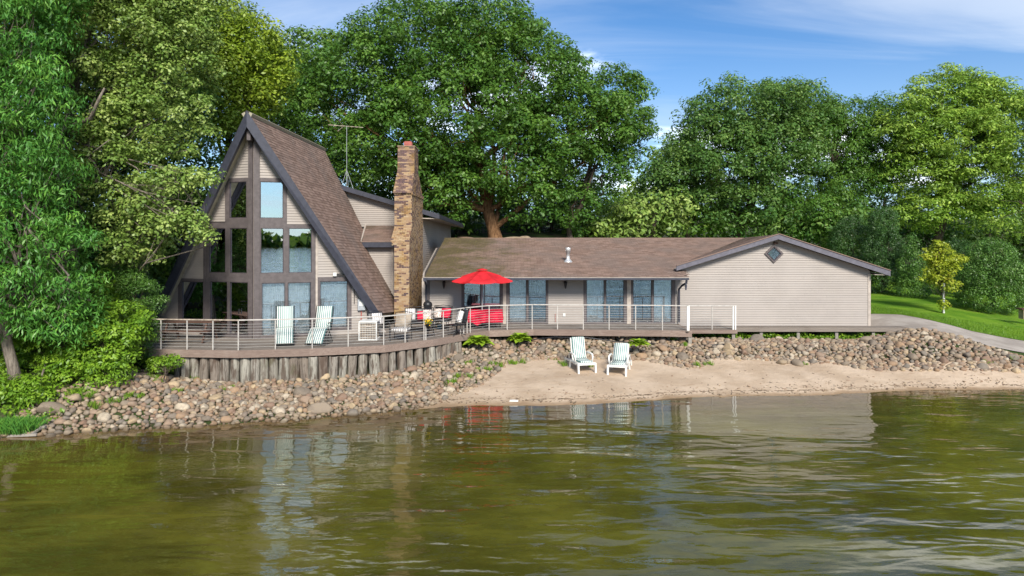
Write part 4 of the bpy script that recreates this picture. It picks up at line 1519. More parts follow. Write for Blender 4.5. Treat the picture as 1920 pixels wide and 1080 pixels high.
def branch(m, a, b, r0, r1, n=6, wig=0.05, segs=5, rng=None):
    a, b = Vector(a), Vector(b)
    L = (b - a).length
    pts, rs = [], []
    for i in range(segs + 1):
        t = i / segs
        p = a.lerp(b, t)
        if 0 < i < segs:
            p += Vector((rng.normal() * wig * L, rng.normal() * wig * L, rng.normal() * wig * L * .5))
        pts.append(p); rs.append(lerp(r0, r1, t))
    m.tube(pts, rs, n, caps=False)
    return pts


def lerp(a, b, t): return a + (b - a) * t


def tree(name, label, cat, base, blobs, leaf, bark, clump_r=0.75, density=1.0, lsize=0.10, aspect=0.5, droop=0.1, per=150, group=None, seed=1,
         trunk_r=0.25, trunk_to=None, up=0.55, flat=0.65, shellmin=0.55, trunk_path=None, twigs=True, crown_name='crown', noise_out=0.25, br=.42):
    """blobs: (px, py, Y, rx, ry, rz) in metres around the point the photo shows at px, py"""
    rng = np.random.default_rng(seed)
    base = Vector(base)
    root = empty(name, base, 0, label, cat, group)
    CC, CR, BC = [], [], []
    for (px, py, Y, rx, ry, rz) in blobs:
        c = at(px, py, Y)
        BC.append((c, rx, rz))
        area = 4 * math.pi * ((rx * ry) ** 1.6 / 3 + (rx * rz) ** 1.6 / 3 + (ry * rz) ** 1.6 / 3) ** (1 / 1.6)
        n = max(4, int(area / (clump_r ** 2) * 0.85 * density))
        d = unit_dirs(n, rng)
        r = shellmin + (1 - shellmin) * rng.random(n) ** 0.6
        r *= 1 + noise_out * (rng.random(n) - .5)
        q = np.array(c) + d * r[:, None] * np.array([rx, ry, rz])
        keep = rng.random(n) < np.where(d[:, 2] < -.35, .6, 1.0)
        CC.append(q[keep]); CR.append(clump_r * rng.uniform(.55, 1.2, keep.sum()))
    CC = np.concatenate(CC); CR = np.concatenate(CR)
    ok = CC[:, 2] > height(CC[:, 0], CC[:, 1]) + .1
    CC, CR = CC[ok], CR[ok]
    n = len(CC)
    cnt = np.maximum(8, (per * (CR / clump_r) ** 2 * rng.uniform(.7, 1.3, n)).astype(int))
    idx = np.repeat(np.arange(n), cnt)
    N = len(idx)
    d = unit_dirs(N, rng, up * .6)
    rr = np.where(rng.random(N) < .78, .72 + .36 * rng.random(N), rng.random(N) ** .5)
    jit = rng.normal(size=(N, 3)) * .10
    P = CC[idx] + (d * rr[:, None] + jit) * CR[idx][:, None] * np.array([1, 1, flat])
    nr = d * 1.0 + rng.normal(size=(N, 3)) * .36 + np.array([0, -.12, up])
    size = lsize * rng.uniform(.6, 1.3, N)
    V, F = leaf_quads(P, size, nr, aspect, droop, rng)
    ct = rng.random(n) * .55
    tint = np.clip(ct[idx] + rng.random(N) * .45, 0, 1)
    m = MB()
    tops = sorted(BC, key=lambda q: -q[1])
    tt = Vector(trunk_to) if trunk_to is not None else Vector((base.x * .6 + BC[0][0].x * .4, BC[0][0].y * .5 + base.y * .5, BC[0][0].z))
    if trunk_path:
        path = [Vector(p) for p in trunk_path]
        m.tube(path, [lerp(trunk_r * 1.25 if i == 0 else trunk_r, trunk_r * .55, i / (len(path) - 1)) for i in range(len(path))], 12, caps=False)
        spine = path
    else:
        spine = branch(m, base - Vector((0, 0, .3)), tt, trunk_r * 1.15, trunk_r * .45, 10, .03, 6, rng)
    for c, rx, rz in BC:
        s = spine[max(1, int(len(spine) * rng.uniform(.45, .95)) - 1)]
        bq = branch(m, s, c + Vector((0, 0, rz * .25)), trunk_r * br, trunk_r * br * .28, 6, .07, 5, rng)
        if twigs:
            near = np.argsort(((CC - np.array(c)) ** 2).sum(1))[:60]
            for j in rng.permutation(near)[:12]:
                branch(m, bq[int(rng.integers(2, 5))], CC[j], trunk_r * br * .28, .012, 4, .06, 3, rng)
    m.build('trunk', bark, root, True)
    o = np_mesh(crown_name, V, F, tint, leaf, root)
    return root, N


M['leaf_oak'] = leaf_mat("oak_leaf", (0.035, 0.105, 0.016), (0.088, 0.202, 0.027), (0.187, 0.324, 0.047))
M['leaf_far'] = leaf_mat("wood_leaf", (0.039, 0.105, 0.016), (0.099, 0.202, 0.026), (0.219, 0.333, 0.045))
M['leaf_blue'] = leaf_mat("dark_oak_leaf", (0.039, 0.112, 0.025), (0.102, 0.213, 0.041), (0.242, 0.359, 0.078))
M['leaf_lime'] = leaf_mat("lime_leaf", (0.117, 0.204, 0.017), (0.236, 0.345, 0.026), (0.422, 0.509, 0.049), 0.35)
M['leaf_maple'] = leaf_mat("silver_maple_leaf", (0.122, 0.248, 0.027), (0.230, 0.378, 0.046), (0.475, 0.616, 0.097), 0.32)
M['leaf_willow'] = leaf_mat("ash_leaf", (0.043, 0.166, 0.028), (0.102, 0.292, 0.042), (0.231, 0.449, 0.064), 0.3)
M['leaf_poplar'] = leaf_mat("poplar_leaf", (0.098, 0.186, 0.032), (0.208, 0.322, 0.060), (0.489, 0.575, 0.168), 0.3)
M['leaf_cedar'] = leaf_mat("cedar_spray", (0.030, 0.085, 0.013), (0.080, 0.185, 0.027), (0.175, 0.310, 0.055), 0.1, (0.10, 0.085, 0.03))
M['leaf_cedar_dark'] = leaf_mat("dark_cedar_spray", (0.016, 0.050, 0.012), (0.042, 0.105, 0.022), (0.095, 0.185, 0.045), 0.1)
M['leaf_shrub'] = leaf_mat("bright_shrub_leaf", (0.079, 0.188, 0.012), (0.174, 0.326, 0.023), (0.323, 0.486, 0.044), 0.35)
M['leaf_young'] = leaf_mat("young_maple_leaf", (0.230, 0.313, 0.018), (0.375, 0.454, 0.029), (0.556, 0.562, 0.062), 0.38, (0.42, 0.28, 0.07))
M['leaf_hosta'] = leaf_mat("hosta_leaf", (0.140, 0.273, 0.013), (0.265, 0.422, 0.025), (0.467, 0.571, 0.056), 0.25)
M['bark'] = bark_mat("grey_bark", (0.035, 0.027, 0.02), (0.12, 0.095, 0.075))
M['bark_orange'] = bark_mat("orange_bark", (0.075, 0.038, 0.018), (0.26, 0.145, 0.075))
M['bark_pale'] = bark_mat("pale_bark", (0.12, 0.10, 0.08), (0.26, 0.22, 0.18))

NL_ = 0
def T(*a, **k):
    global NL_
    r, n = tree(*a, **k)
    NL_ += n
    return r


def gp(px, Y):
    x = (px - 960) * Y / 1280
    return (x, Y, hz(x, Y))


# the great oak behind the house
ob = gp(930, 46)
T('oak_tree', "huge spreading oak with an orange-brown trunk rising behind the long roof", 'tree', ob,
  [(800, 95, 47, 5.6, 4.5, 3.4), (905, 70, 47, 4.6, 4.2, 3.0), (690, 150, 47, 4.6, 4.2, 3.8), (985, 150, 46.5, 4.6, 4.4, 3.6), (620, 215, 47.5, 3.6, 3.6, 3.2), (1050, 225, 46, 3.4, 3.4, 3.2),
   (860, 210, 45, 5.2, 4.4, 4.0), (740, 270, 45.5, 4.4, 4.0, 3.4), (960, 290, 44.5, 4.0, 3.6, 3.2), (1130, 240, 45.5, 2.6, 2.8, 2.6), (840, 340, 46, 3.4, 3.2, 2.4), (835, 385, 44.8, 1.5, 1.5, 1.4), (1010, 355, 45.5, 2.6, 2.6, 2.4)],
  M['leaf_oak'], M['bark_orange'], clump_r=.72, density=.76, lsize=.12, aspect=.55, per=86, seed=21, trunk_r=.46,
  trunk_path=[at(932, 462, 46), at(925, 430, 46), at(915, 395, 46), at(909, 355, 46.1), at(900, 300, 46.4), at(880, 240, 46.8)])
T('slender_tree', "slender curving tree beside the great oak reaching over the middle of the roof", 'tree', gp(1072, 47.5),
  [(1150, 180, 47, 2.4, 2.2, 2.2), (1165, 235, 47, 2.0, 2.0, 2.2), (1120, 320, 47, 2.2, 2.2, 2.4), (1085, 390, 47, 1.6, 1.8, 1.6), (1180, 290, 47.3, 1.0, 1.2, 1.4)],
  M['leaf_oak'], M['bark'], clump_r=.7, density=.75, lsize=.12, per=95, seed=22, trunk_r=.2,
  trunk_path=[at(1070, 455, 47), at(1066, 425, 47), at(1090, 385, 46.6), at(1098, 340, 46.8), at(1120, 270, 47)])
# round trees in the middle of the right side
T('round_tree', "broad round dark green tree standing above the gable peak", 'tree', gp(1395, 53),
  [(1400, 215, 53, 5.0, 4.6, 2.9), (1330, 258, 53, 3.4, 3.6, 2.4), (1480, 205, 53, 3.6, 3.8, 2.4), (1290, 325, 52, 2.8, 3.2, 2.4), (1370, 310, 51, 4.0, 3.6, 3.2), (1460, 290, 51, 3.6, 3.4, 3.0), (1400, 400, 51, 3.6, 3.2, 2.4), (1250, 360, 52, 2.4, 2.6, 2.4)],
  M['leaf_blue'], M['bark'], clump_r=.75, density=.80, lsize=.125, per=80, seed=23, trunk_r=.38)
T('drooping_tree', "dark drooping tree between the round tree and the tall maple", 'tree', gp(1560, 54),
  [(1610, 220, 54, 2.7, 2.6, 1.6), (1560, 275, 53, 3.6, 3.4, 2.6), (1640, 285, 53, 2.6, 2.8, 2.6), (1520, 230, 54, 2.6, 2.8, 2.2), (1600, 350, 52.5, 3.0, 3.0, 2.2), (1535, 400, 50, 3.2, 2.6, 2.2)],
  M['leaf_oak'], M['bark'], clump_r=.72, density=.85, lsize=.13, aspect=.38, droop=.5, per=88, seed=24, trunk_r=.3)
T('silver_maple', "tall light green maple with feathery upswept foliage at the lawn's far edge", 'tree', gp(1760, 51),
  [(1770, 190, 51, 3.4, 3.0, 2.4), (1840, 215, 51, 3.0, 2.8, 2.8), (1720, 245, 50, 2.8, 2.8, 2.6), (1795, 275, 49.5, 4.0, 3.4, 2.8), (1730, 320, 50, 2.9, 2.8, 2.6), (1890, 250, 51, 2.8, 2.8, 3.2), (1840, 350, 49, 3.6, 3.0, 2.4), (1760, 395, 49.5, 3.2, 2.8, 1.7), (1825, 165, 51, 1.1, 1.1, 1.5)],
  M['leaf_maple'], M['bark'], clump_r=.72, density=1.05, lsize=.125, aspect=.42, per=78, up=.7, flat=.45, seed=25, trunk_r=.32)
T('edge_maple', "light green maple cut off by the photo's edge above the clipped evergreens", 'tree', gp(1985, 46),
  [(1945, 300, 46, 3.0, 2.8, 3.4), (1910, 390, 45, 2.2, 2.2, 2.0), (2010, 220, 47, 3.2, 3.0, 3.2), (2060, 350, 46, 3.4, 3.0, 3.4)],
  M['leaf_maple'], M['bark'], clump_r=.8, density=.9, lsize=.12, aspect=.42, per=60, up=.7, flat=.5, seed=26, trunk_r=.28)

# woodland understorey between and behind them
under = [
    ('woodland_tree', "mid green tree filling the gap right of the great oak", gp(1240, 58), [(1225, 375, 58, 2.8, 3.0, 2.4), (1280, 320, 58, 3.0, 3.0, 2.8), (1195, 415, 56, 3.0, 3.0, 2.0)], 'leaf_maple', 31),
    ('bushy_tree', "pale green bushy tree just above the roof ridge right of the oak", gp(1225, 50), [(1225, 405, 50, 3.0, 2.6, 1.7), (1165, 425, 49, 2.2, 2.2, 1.3)], 'leaf_poplar', 32),
    ('woodland_tree', "dark tree close behind the long roof beside the chimney", gp(830, 50), [(830, 330, 50, 3.4, 3.2, 3.2), (800, 400, 49, 2.8, 2.8, 2.2), (745, 350, 50, 3.2, 3.0, 3.4)], 'leaf_oak', 33),
    ('woodland_tree', "dark tree behind the roof at the foot of the great oak", gp(1000, 56), [(1000, 400, 56, 4.4, 3.2, 3.0), (1090, 400, 57, 3.6, 3.2, 3.0), (930, 415, 57, 3.4, 3.2, 2.6)], 'leaf_oak', 34),
    ('woodland_tree', "tree showing behind the aerial left of the chimney", gp(690, 54), [(665, 320, 54, 3.4, 3.2, 3.6), (600, 300, 55, 3.4, 3.2, 3.6), (720, 400, 53, 3.0, 3.0, 2.6)], 'leaf_far', 35),
    ('woodland_tree', "green tree behind the left part of the great oak's crown", gp(570, 56), [(560, 150, 56, 3.4, 3.4, 3.6), (600, 110, 57, 2.6, 2.6, 2.6), (540, 230, 55, 3.4, 3.2, 3.6), (505, 160, 56, 2.2, 2.4, 3.0)], 'leaf_far', 36),
    ('woodland_tree', "low dark tree behind the gable roof's right slope", gp(1600, 50), [(1590, 430, 49, 3.0, 2.8, 1.8), (1475, 425, 52, 3.2, 3.0, 1.8)], 'leaf_blue', 37),
    ('woodland_tree', "dark tree behind the wood right of the gable peak", gp(1660, 64), [(1660, 370, 64, 4.4, 3.4, 3.6), (1560, 420, 64, 4.0, 3.4, 3.4)], 'leaf_far', 38),
    ('woodland_tree', "distant tree low behind the tall maple", gp(1850, 66), [(1850, 410, 66, 6.0, 3.6, 3.6), (1960, 400, 66, 5.0, 3.6, 4.0)], 'leaf_far', 39),
    ('woodland_tree', "dark tree behind the ridge between oak and round tree", gp(1330, 62), [(1320, 400, 62, 4.4, 3.2, 3.2), (1420, 380, 62, 4.4, 3.2, 3.6)], 'leaf_far', 40),
]
under += [
    ('woodland_bush', "shaded bush on the hill left of the orange oak trunk", gp(860, 49), [(850, 425, 49, 2.0, 1.8, 1.4), (890, 440, 50, 1.0, 1.2, .8)], 'leaf_far', 71),
    ('woodland_bush', "shaded bush on the hill just right of the orange oak trunk", gp(1000, 50), [(985, 430, 51, 2.2, 1.8, 1.2), (1040, 425, 51, 2.4, 1.8, 1.4)], 'leaf_far', 72),
    ('woodland_bush', "wide dark bush behind the gap left of the young maple's top", gp(1755, 57), [(1750, 455, 57, 3.0, 2.2, 1.8), (1690, 430, 59, 3.0, 2.2, 2.0)], 'leaf_far', 75),
    ('woodland_bush', "wide dark bush behind the broad egg-shaped evergreen", gp(1880, 57), [(1870, 450, 57, 3.6, 2.2, 1.8), (1940, 470, 56, 3.0, 2.2, 2.0)], 'leaf_far', 76),
    ('woodland_bush', "bush on the hill above the roof vent", gp(1110, 51), [(1105, 425, 51, 2.4, 1.8, 1.4)], 'leaf_maple', 73),
    ('woodland_bush', "bush on the hill at the left foot of the round tree", gp(1290, 52), [(1285, 425, 52, 2.8, 1.8, 1.6)], 'leaf_far', 74),
]
for nm, lab, b, bl, lm, sd_ in under:
    T(nm, lab, 'tree', b, bl, M[lm], M['bark'], clump_r=1.0, density=.75, lsize=.18, per=58, seed=sd_, trunk_r=.24, group="trees of the wood behind the house")
# trunks that show above the ridge
for px, Y, w in ((975, 50, .14), (1035, 52, .12), (865, 51, .13), (1300, 54, .14)):
    b = gp(px, Y)
    r = empty('bare_trunk_tree', b, 0, f"thin dark trunk rising above the roof ridge {'just right of the orange oak trunk' if px == 975 else 'midway between oak trunk and vent pipe' if px == 1035 else 'left of the orange oak trunk' if px == 865 else 'left of the round tree'}", 'tree')
    rg = np.random.default_rng(px)
    m = MB(); pts = branch(m, Vector(b) - Vector((0, 0, .3)), at(px + 4, 300, Y), w, w * .5, 8, .012, 6, rg)
    for k in range(5): branch(m, pts[3 + k % 3], pts[4] + Vector((rg.normal() * 1.6, rg.normal(), 1.5 + rg.random() * 2)), w * .35, .02, 5, .06, 4, rg)
    m.build('trunk', M['bark'], r, True)
    C = np.array([tuple(pts[-1])]) + rg.normal(size=(900, 3)) * np.array([1.2, 1.0, 1.0]); 
    V, F = leaf_quads(C, .12 * rg.uniform(.6, 1.3, 900), rg.normal(size=(900, 3)) + np.array([0, -.3, .7]), .5, .1, rg)
    np_mesh('crown', V, F, rg.random(900), M['leaf_oak'], r)

# left side
T('lime_maple', "sunlit yellow-green maple behind the top of the A-frame", 'tree', gp(430, 38),
  [(455, 105, 38, 2.6, 2.6, 2.6), (420, 170, 37, 2.4, 2.4, 2.6), (495, 150, 38, 1.5, 1.8, 1.9), (380, 110, 37, 2.4, 2.4, 2.6), (440, 60, 38.5, 1.9, 2.0, 1.6), (390, 235, 36, 2.0, 2.0, 1.8)],
  M['leaf_lime'], M['bark'], clump_r=.65, density=.95, lsize=.11, per=75, seed=41, trunk_r=.25)
T('far_left_oak', "darker tree whose top meets the sky left of the great oak", 'tree', gp(470, 48),
  [(430, 105, 48, 2.4, 2.6, 2.3), (495, 130, 48, 1.8, 2.2, 2.2), (365, 60, 47, 3.0, 3.0, 2.8), (320, 20, 46, 3.0, 3.0, 3.0), (505, 200, 48, 2.2, 2.4, 2.6)],
  M['leaf_far'], M['bark'], clump_r=.85, density=.85, lsize=.13, per=75, seed=42, trunk_r=.3)
T('poplar_tree', "tall poplar with twisting pale limbs beside the left edge of the A-frame", 'tree', (-15.6, 25.0, hz(-15.6, 25.0)),
  [(230, 60, 25, 3.2, 2.4, 2.6), (310, 120, 25, 2.0, 1.8, 2.2), (180, 180, 25, 2.4, 2.0, 2.4), (290, 235, 24.5, 2.0, 1.7, 1.8), (220, -70, 25.5, 3.6, 2.8, 2.8), (340, -40, 26, 2.4, 2.2, 2.4), (215, 330, 24.5, 2.0, 1.8, 1.9),
   (310, 375, 23.4, 1.3, 1.0, 1.1), (250, 440, 23.8, 1.3, 1.2, 1.2), (365, 340, 23.0, .70, .55, .42), (385, 440, 22.6, .55, .45, .22), (340, 425, 22.8, .8, .6, .5), (260, -200, 26, 3.6, 3.0, 2.6), (120, -60, 25, 3.0, 2.4, 3.2), (330, 60, 25.5, 1.5, 1.6, 1.6)],
  M['leaf_poplar'], M['bark_pale'], clump_r=.40, density=.72, lsize=.066, aspect=.62, per=72, seed=43, trunk_r=.2, br=.22, shellmin=.4,
  trunk_path=[(-15.6, 25, -.3), at(150, 560, 25), at(128, 420, 24.6), at(118, 260, 24.4), at(150, 120, 24.8), at(190, -40, 25.2)])
# the two bare twisting limbs
pl = bpy.data.objects['poplar_tree']
rg = np.random.default_rng(5)
m = MB(); m.tube([at(118, 255, 24.4), at(140, 235, 23.4), at(170, 222, 22.8), at(186, 185, 22.6), at(196, 165, 22.6)], [.10, .085, .07, .05, .03], 8)
m.tube([at(100, 130, 24.2), at(125, 122, 23.6), at(148, 110, 23.2), at(160, 100, 23.4)], [.07, .06, .045, .03], 8)
m.tube([at(128, 330, 24.4), at(160, 300, 23.2), at(175, 285, 22.9), at(205, 262, 22.9)], [.05, .035, .025, .015], 6); m.build('limb', M['bark_pale'], pl, True)
T('ash_tree', "big leaning tree with drooping narrow leaves at the left edge of the photo", 'tree', (-15.3, 20.6, hz(-15.3, 20.6)),
  [(10, 60, 21, 1.8, 1.8, 1.9), (60, 190, 20.6, 1.2, 1.3, 1.4), (20, 290, 20.2, 1.5, 1.5, 1.5), (90, 330, 20.8, 1.0, 1.1, 1.2), (40, 430, 20.2, 1.5, 1.4, 1.2), (110, 465, 20.6, 1.0, 1.0, 1.0), (20, 540, 19.9, 1.2, 1.1, .9), (100, 560, 20.4, .9, .9, .8), (75, 608, 20.2, .75, .7, .6), (130, 600, 20.8, .75, .7, .7), (-25, 600, 19.8, .9, .8, .7), (150, 540, 21.2, .8, .8, .8),
   (-60, 150, 21, 2.4, 2.2, 3.0), (-80, 400, 20.5, 2.2, 2.0, 2.4), (-20, -90, 21.5, 2.8, 2.4, 2.6), (60, -30, 21.5, 1.6, 1.6, 1.6), (-60, -260, 22, 3.0, 2.6, 2.6)],
  M['leaf_willow'], M['bark_pale'], clump_r=.40, density=.74, lsize=.088, aspect=.25, droop=.9, per=62, up=.3, seed=44, trunk_r=.17, shellmin=.45,
  trunk_path=[G(31, 728, -.7), at(25, 690, 20.5), at(12, 640, 20.4), at(-2, 560, 20.4), at(-20, 420, 20.6), at(-10, 250, 20.8), at(0, 60, 21)])
left_under = [
    ('woodland_tree', "shaded tree behind the poplar's lower limbs", (-17, 29, hz(-17, 29)), [(190, 400, 29, 2.6, 2.2, 2.4), (120, 250, 30, 3.0, 2.4, 3.2), (250, 280, 30, 2.2, 2.0, 2.6), (100, 470, 28, 2.4, 2.0, 2.0)], 'leaf_oak', 51),
    ('woodland_tree', "shaded tree at the left wall of the A-frame", (-15, 31, hz(-15, 31)), [(300, 420, 30.5, 1.9, 1.6, 2.2), (255, 510, 29, 1.8, 1.6, 1.5), (350, 330, 32, 1.8, 1.6, 2.2), (310, 210, 33, 2.2, 2.0, 2.6)], 'leaf_oak', 52),
    ('woodland_tree', "dark tree at the back of the left wood", (-24, 34, hz(-24, 34)), [(60, 200, 34, 5, 3, 5), (80, 450, 33, 4, 3, 4), (180, 30, 36, 5, 3, 5)], 'leaf_far', 53),
]
for k_, (x_, y_) in enumerate(((-19.5, 20.5), (-21.5, 17.0), (-25.5, 22), (-26, 14.5), (-31, 27), (-31, 12.5), (-37, 11), (-34, 18), (-44, 9))):
    def px_(xx, zz, yy): return (960 + xx * 1280 / yy, 445 - (zz - EYE) * 1280 / yy)
    bl_ = []
    for (dx, dz, rx, rz) in ((0, 1.2, 2.4, 1.8), (1.8, 3.2, 2.2, 2.2), (-1.6, 3.4, 2.4, 2.4), (1.4, 6.2, 2.4, 2.6), (-1.3, 7.0, 2.4, 2.8), (.2, 10.2, 2.4, 2.4)):
        bl_.append((*px_(x_ + dx, dz, y_), y_, rx, rx, rz))
    left_under.append(('woodland_tree', f"{('large', 'tall', 'broad', 'dense', 'distant', 'shoreline', 'overhanging', 'inland', 'farthest')[k_]} tree on the left bank outside the photo's frame", (x_, y_, hz(x_, y_)), bl_, 'leaf_far', 90 + k_))
for nm, lab, b, bl, lm, sd_ in left_under:
    far_ = sd_ >= 90
    T(nm, lab, 'tree', b, bl, M[lm], M['bark'], clump_r=1.1 if far_ else .7, density=.9 if far_ else .85, lsize=.24 if far_ else .12, per=45 if far_ else 66, seed=sd_, trunk_r=.16, group="trees of the wood left of the house")
T('young_cedar', "feathery young cedar at the left end of the deck", 'tree', (-13.6, 24.4, hz(-13.6, 24.4)),
  [(258, 560, 24.0, .75, .6, 1.0), (262, 635, 23.4, .62, .55, .9), (240, 500, 24.6, .7, .6, .7)], M['leaf_cedar'], M['bark'], clump_r=.28, density=.95, lsize=.05, aspect=.22, droop=.3, per=120, seed=55, trunk_r=.07, up=.3)
T('leafy_shrub', "bright green leafy shrub spilling over the rocks below the deck's left end", 'shrub', G(190, 728, -.85),
  [(195, 650, 21.6, 1.0, .8, .85), (135, 690, 21.3, .8, .7, .6), (230, 610, 22.2, .9, .7, .7), (165, 600, 22.3, .7, .7, .55), (205, 700, 21.0, .7, .5, .4)], M['leaf_shrub'], M['bark'], clump_r=.26, density=1.0, lsize=.066, aspect=.45, droop=.5, per=56, seed=56, trunk_r=.05)
T('shoreline_shrub', "low bright shrub at the water's edge under the leaning tree", 'shrub', G(35, 760, -1.1),
  [(35, 735, 19.9, .75, .6, .40), (-30, 745, 19.7, .7, .6, .5), (70, 745, 19.7, .4, .4, .25)], M['leaf_shrub'], M['bark'], clump_r=.24, density=1.0, lsize=.066, aspect=.42, droop=.5, per=56, seed=57, trunk_r=.04)
T('dark_shrub', "tall leafy shrub under the leaning tree, left of the bright shrub", 'shrub', G(120, 715, -.6),
  [(90, 640, 22.0, 1.2, .9, 1.0), (150, 560, 23.5, 1.3, 1.0, 1.0), (10, 640, 22.6, 1.4, .9, 1.2), (40, 690, 21.8, .9, .7, .5)], M['leaf_shrub'], M['bark'], clump_r=.30, density=1.0, lsize=.066, aspect=.45, per=52, seed=58, trunk_r=.05)
T('ivy_shrub', "low dark creeper with yellow-green tips on the rocks at the first logs", 'shrub', G(310, 712, -.7),
  [(300, 683, 23.0, .60, .35, .22), (328, 678, 22.9, .28, .22, .16)], M['leaf_shrub'], M['bark'], clump_r=.2, density=1.0, lsize=.05, per=50, seed=59, trunk_r=.03)
T('white_flowering_shrub', "loose shrub with creamy blossom heads between poplar and cedar", 'shrub', gp(200, 26.5),
  [(185, 540, 25.5, 1.0, .8, .8), (225, 480, 26, .9, .8, .8)], M['leaf_willow'], M['bark'], clump_r=.32, density=.9, lsize=.07, per=60, seed=60, trunk_r=.05)
# dry stem arching at the shrub's foot
m = MB(); m.tube([G(73, 735, -.85), at(80, 700, 20.9), at(86, 682, 20.9), at(97, 675, 21.0)], [.04, .036, .03, .02], 7); o = m.build('bent_stem', M['bark_pale'], None, True)
tag(o, "bare bent stem arching up in front of the left shrubs", "branch")

# evergreens, right
conif = [
    ('arborvitae', "tall dark evergreen just right of the gable's eave", gp(1655, 44), [(1652, 515, 43.5, 1.25, 1.2, 1.2), (1655, 470, 43.5, 1.15, 1.1, 1.2), (1656, 420, 43.5, .8, .8, 1.0)], 61),
    ('arborvitae', "dark evergreen behind the left side of the young maple", gp(1712, 43), [(1712, 537, 41.5, .85, .8, .95), (1711, 502, 41.5, .72, .7, 1.0), (1709, 462, 41.5, .38, .38, .6)], 62),
    ('arborvitae', "rounded evergreen directly behind the young maple", gp(1795, 42.5), [(1796, 530, 43, 1.2, 1.1, 1.4), (1797, 478, 43, 1.0, .9, .85)], 63),
    ('arborvitae', "broad egg-shaped evergreen right of the young maple", gp(1858, 39.5), [(1861, 551, 37.5, 1.75, 1.5, .95), (1861, 518, 37.5, 1.7, 1.5, 1.0), (1858, 482, 37.5, 1.15, 1.0, .85)], 64),
    ('arborvitae', "dark evergreen mostly behind the gable's eave", gp(1600, 46), [(1600, 470, 46, 1.5, 1.3, 2.2), (1625, 520, 45, 1.2, 1.1, 1.3)], 65),
]
for nm, lab, b, bl, sd_ in conif:
    T(nm, lab, 'evergreen', b, bl, M['leaf_cedar' if sd_ in (62, 64) else 'leaf_cedar_dark'], M['bark'], clump_r=.25, density=1.55, lsize=.055, aspect=.34, droop=-.4, per=44, seed=sd_, trunk_r=.12, shellmin=.93, up=.2, flat=1.1, group="clipped evergreens at the lawn's edge", noise_out=.05, twigs=False)
yb = G(1767, 585, -.02)
ym = T('young_maple', "young yellow-green maple with reddish tips and a white trunk guard on the lawn", 'tree', yb,
  [(1766, 500, yb.y, .7, .6, .7), (1768, 475, yb.y, .5, .5, .5), (1778, 530, yb.y, .6, .55, .5), (1752, 482, yb.y, .5, .5, .5), (1745, 520, yb.y, .55, .5, .35), (1790, 490, yb.y, .45, .5, .4), (1758, 462, yb.y, .25, .3, .25), (1768, 572, yb.y, .18, .18, .3)],
  M['leaf_young'], M['bark'], clump_r=.24, density=.72, lsize=.065, aspect=.6, per=34, seed=66, trunk_r=.05, shellmin=.3)
m = MB(); m.tube([Vector(yb) + Vector((.03, -.06, -.05)), Vector(yb) + Vector((.03, -.06, 1.5))], .055, 8); m.build('trunk_guard', M['white'], ym)
gb_ = G(1917, 596, -.15)
m = MB()
bn = empty('garden_bench', gb_, 0, "dark garden bench cut off by the photo's right edge on the lawn", "bench")
m.box(gb_.x - .15, gb_.x + 1.0, gb_.y - .2, gb_.y + .25, gb_.z + .42, gb_.z + .48); m.build('seat', M['brownwood'], bn)
for dx in (0.0, .85):
    m = MB(); m.box(gb_.x + dx - .05, gb_.x + dx + .05, gb_.y - .15, gb_.y + .2, gb_.z - .05, gb_.z + .42); m.build('leg', M['mortar'], bn)

# the far shore behind the camera, seen only mirrored in the windows
rg = np.random.default_rng(77)
n = 9000
fxp = rg.uniform(-420, 420, n)
hgt = 9 + 3.5 * np.sin(fxp * .035) + 2.5 * np.sin(fxp * .11 + 1) + 1.5 * np.sin(fxp * .31)
P = np.c_[fxp, -330 + rg.normal(size=n) * 9, WATER + rg.random(n) ** .7 * hgt]
V, F = leaf_quads(P, rg.uniform(1.8, 4.2, n), rg.normal(size=(n, 3)) + np.array([0, .8, .6]), .7, 0, rg)
tag(np_mesh('far_treeline', V, F, rg.random(n), M['leaf_far']), kind='stuff')
print("LEAVES", NL_)

# ------------------------------------------------------------------ stones of the bank
def ico(sub):
    me = bpy.data.meshes.new('tmp')
    import bmesh
    b = bmesh.new(); bmesh.ops.create_icosphere(b, subdivisions=sub, radius=1.0); b.to_mesh(me); b.free()
    v = np.empty(len(me.vertices) * 3, dtype=np.float32); me.vertices.foreach_get("co", v)
    f = np.empty(len(me.polygons) * 3, dtype=np.int32); me.polygons.foreach_get("vertices", f)
    bpy.data.meshes.remove(me)
    return v.reshape(-1, 3).astype(float), f.reshape(-1, 3)


def pebble_variants(sub, n, rng):
    v, f = ico(sub)
    out = []
    for i in range(n):
        w = v.copy()
        for k in range(7):                                     # shave rounded facets off
            d = rng.normal(size=3); d /= np.linalg.norm(d)
            lim = rng.uniform(.52, .86)
            s = w @ d
            w -= np.clip(s - lim, 0, None)[:, None] * d * .75
        a, b_, c = rng.uniform(0, 6, 3)
        w *= (1 + .07 * np.sin(2.3 * w[:, 0] + a) * np.cos(2.1 * w[:, 1] + b_) + .05 * np.sin(3.3 * w[:, 2] + c))[:, None]
        w *= np.array([rng.uniform(.95, 1.35), rng.uniform(.8, 1.05), rng.uniform(.62, .88)])
        out.append(w)
    return out, f


def inpoly(x, y, poly):
    c = np.zeros(len(x), bool)
    j = len(poly) - 1
    for i in range(len(poly)):
        xi, yi = poly[i]; xj, yj = poly[j]
        c ^= ((yi > y) != (yj > y)) & (x < (xj - xi) * (y - yi) / (yj - yi + 1e-12) + xi)
        j = i
    return c


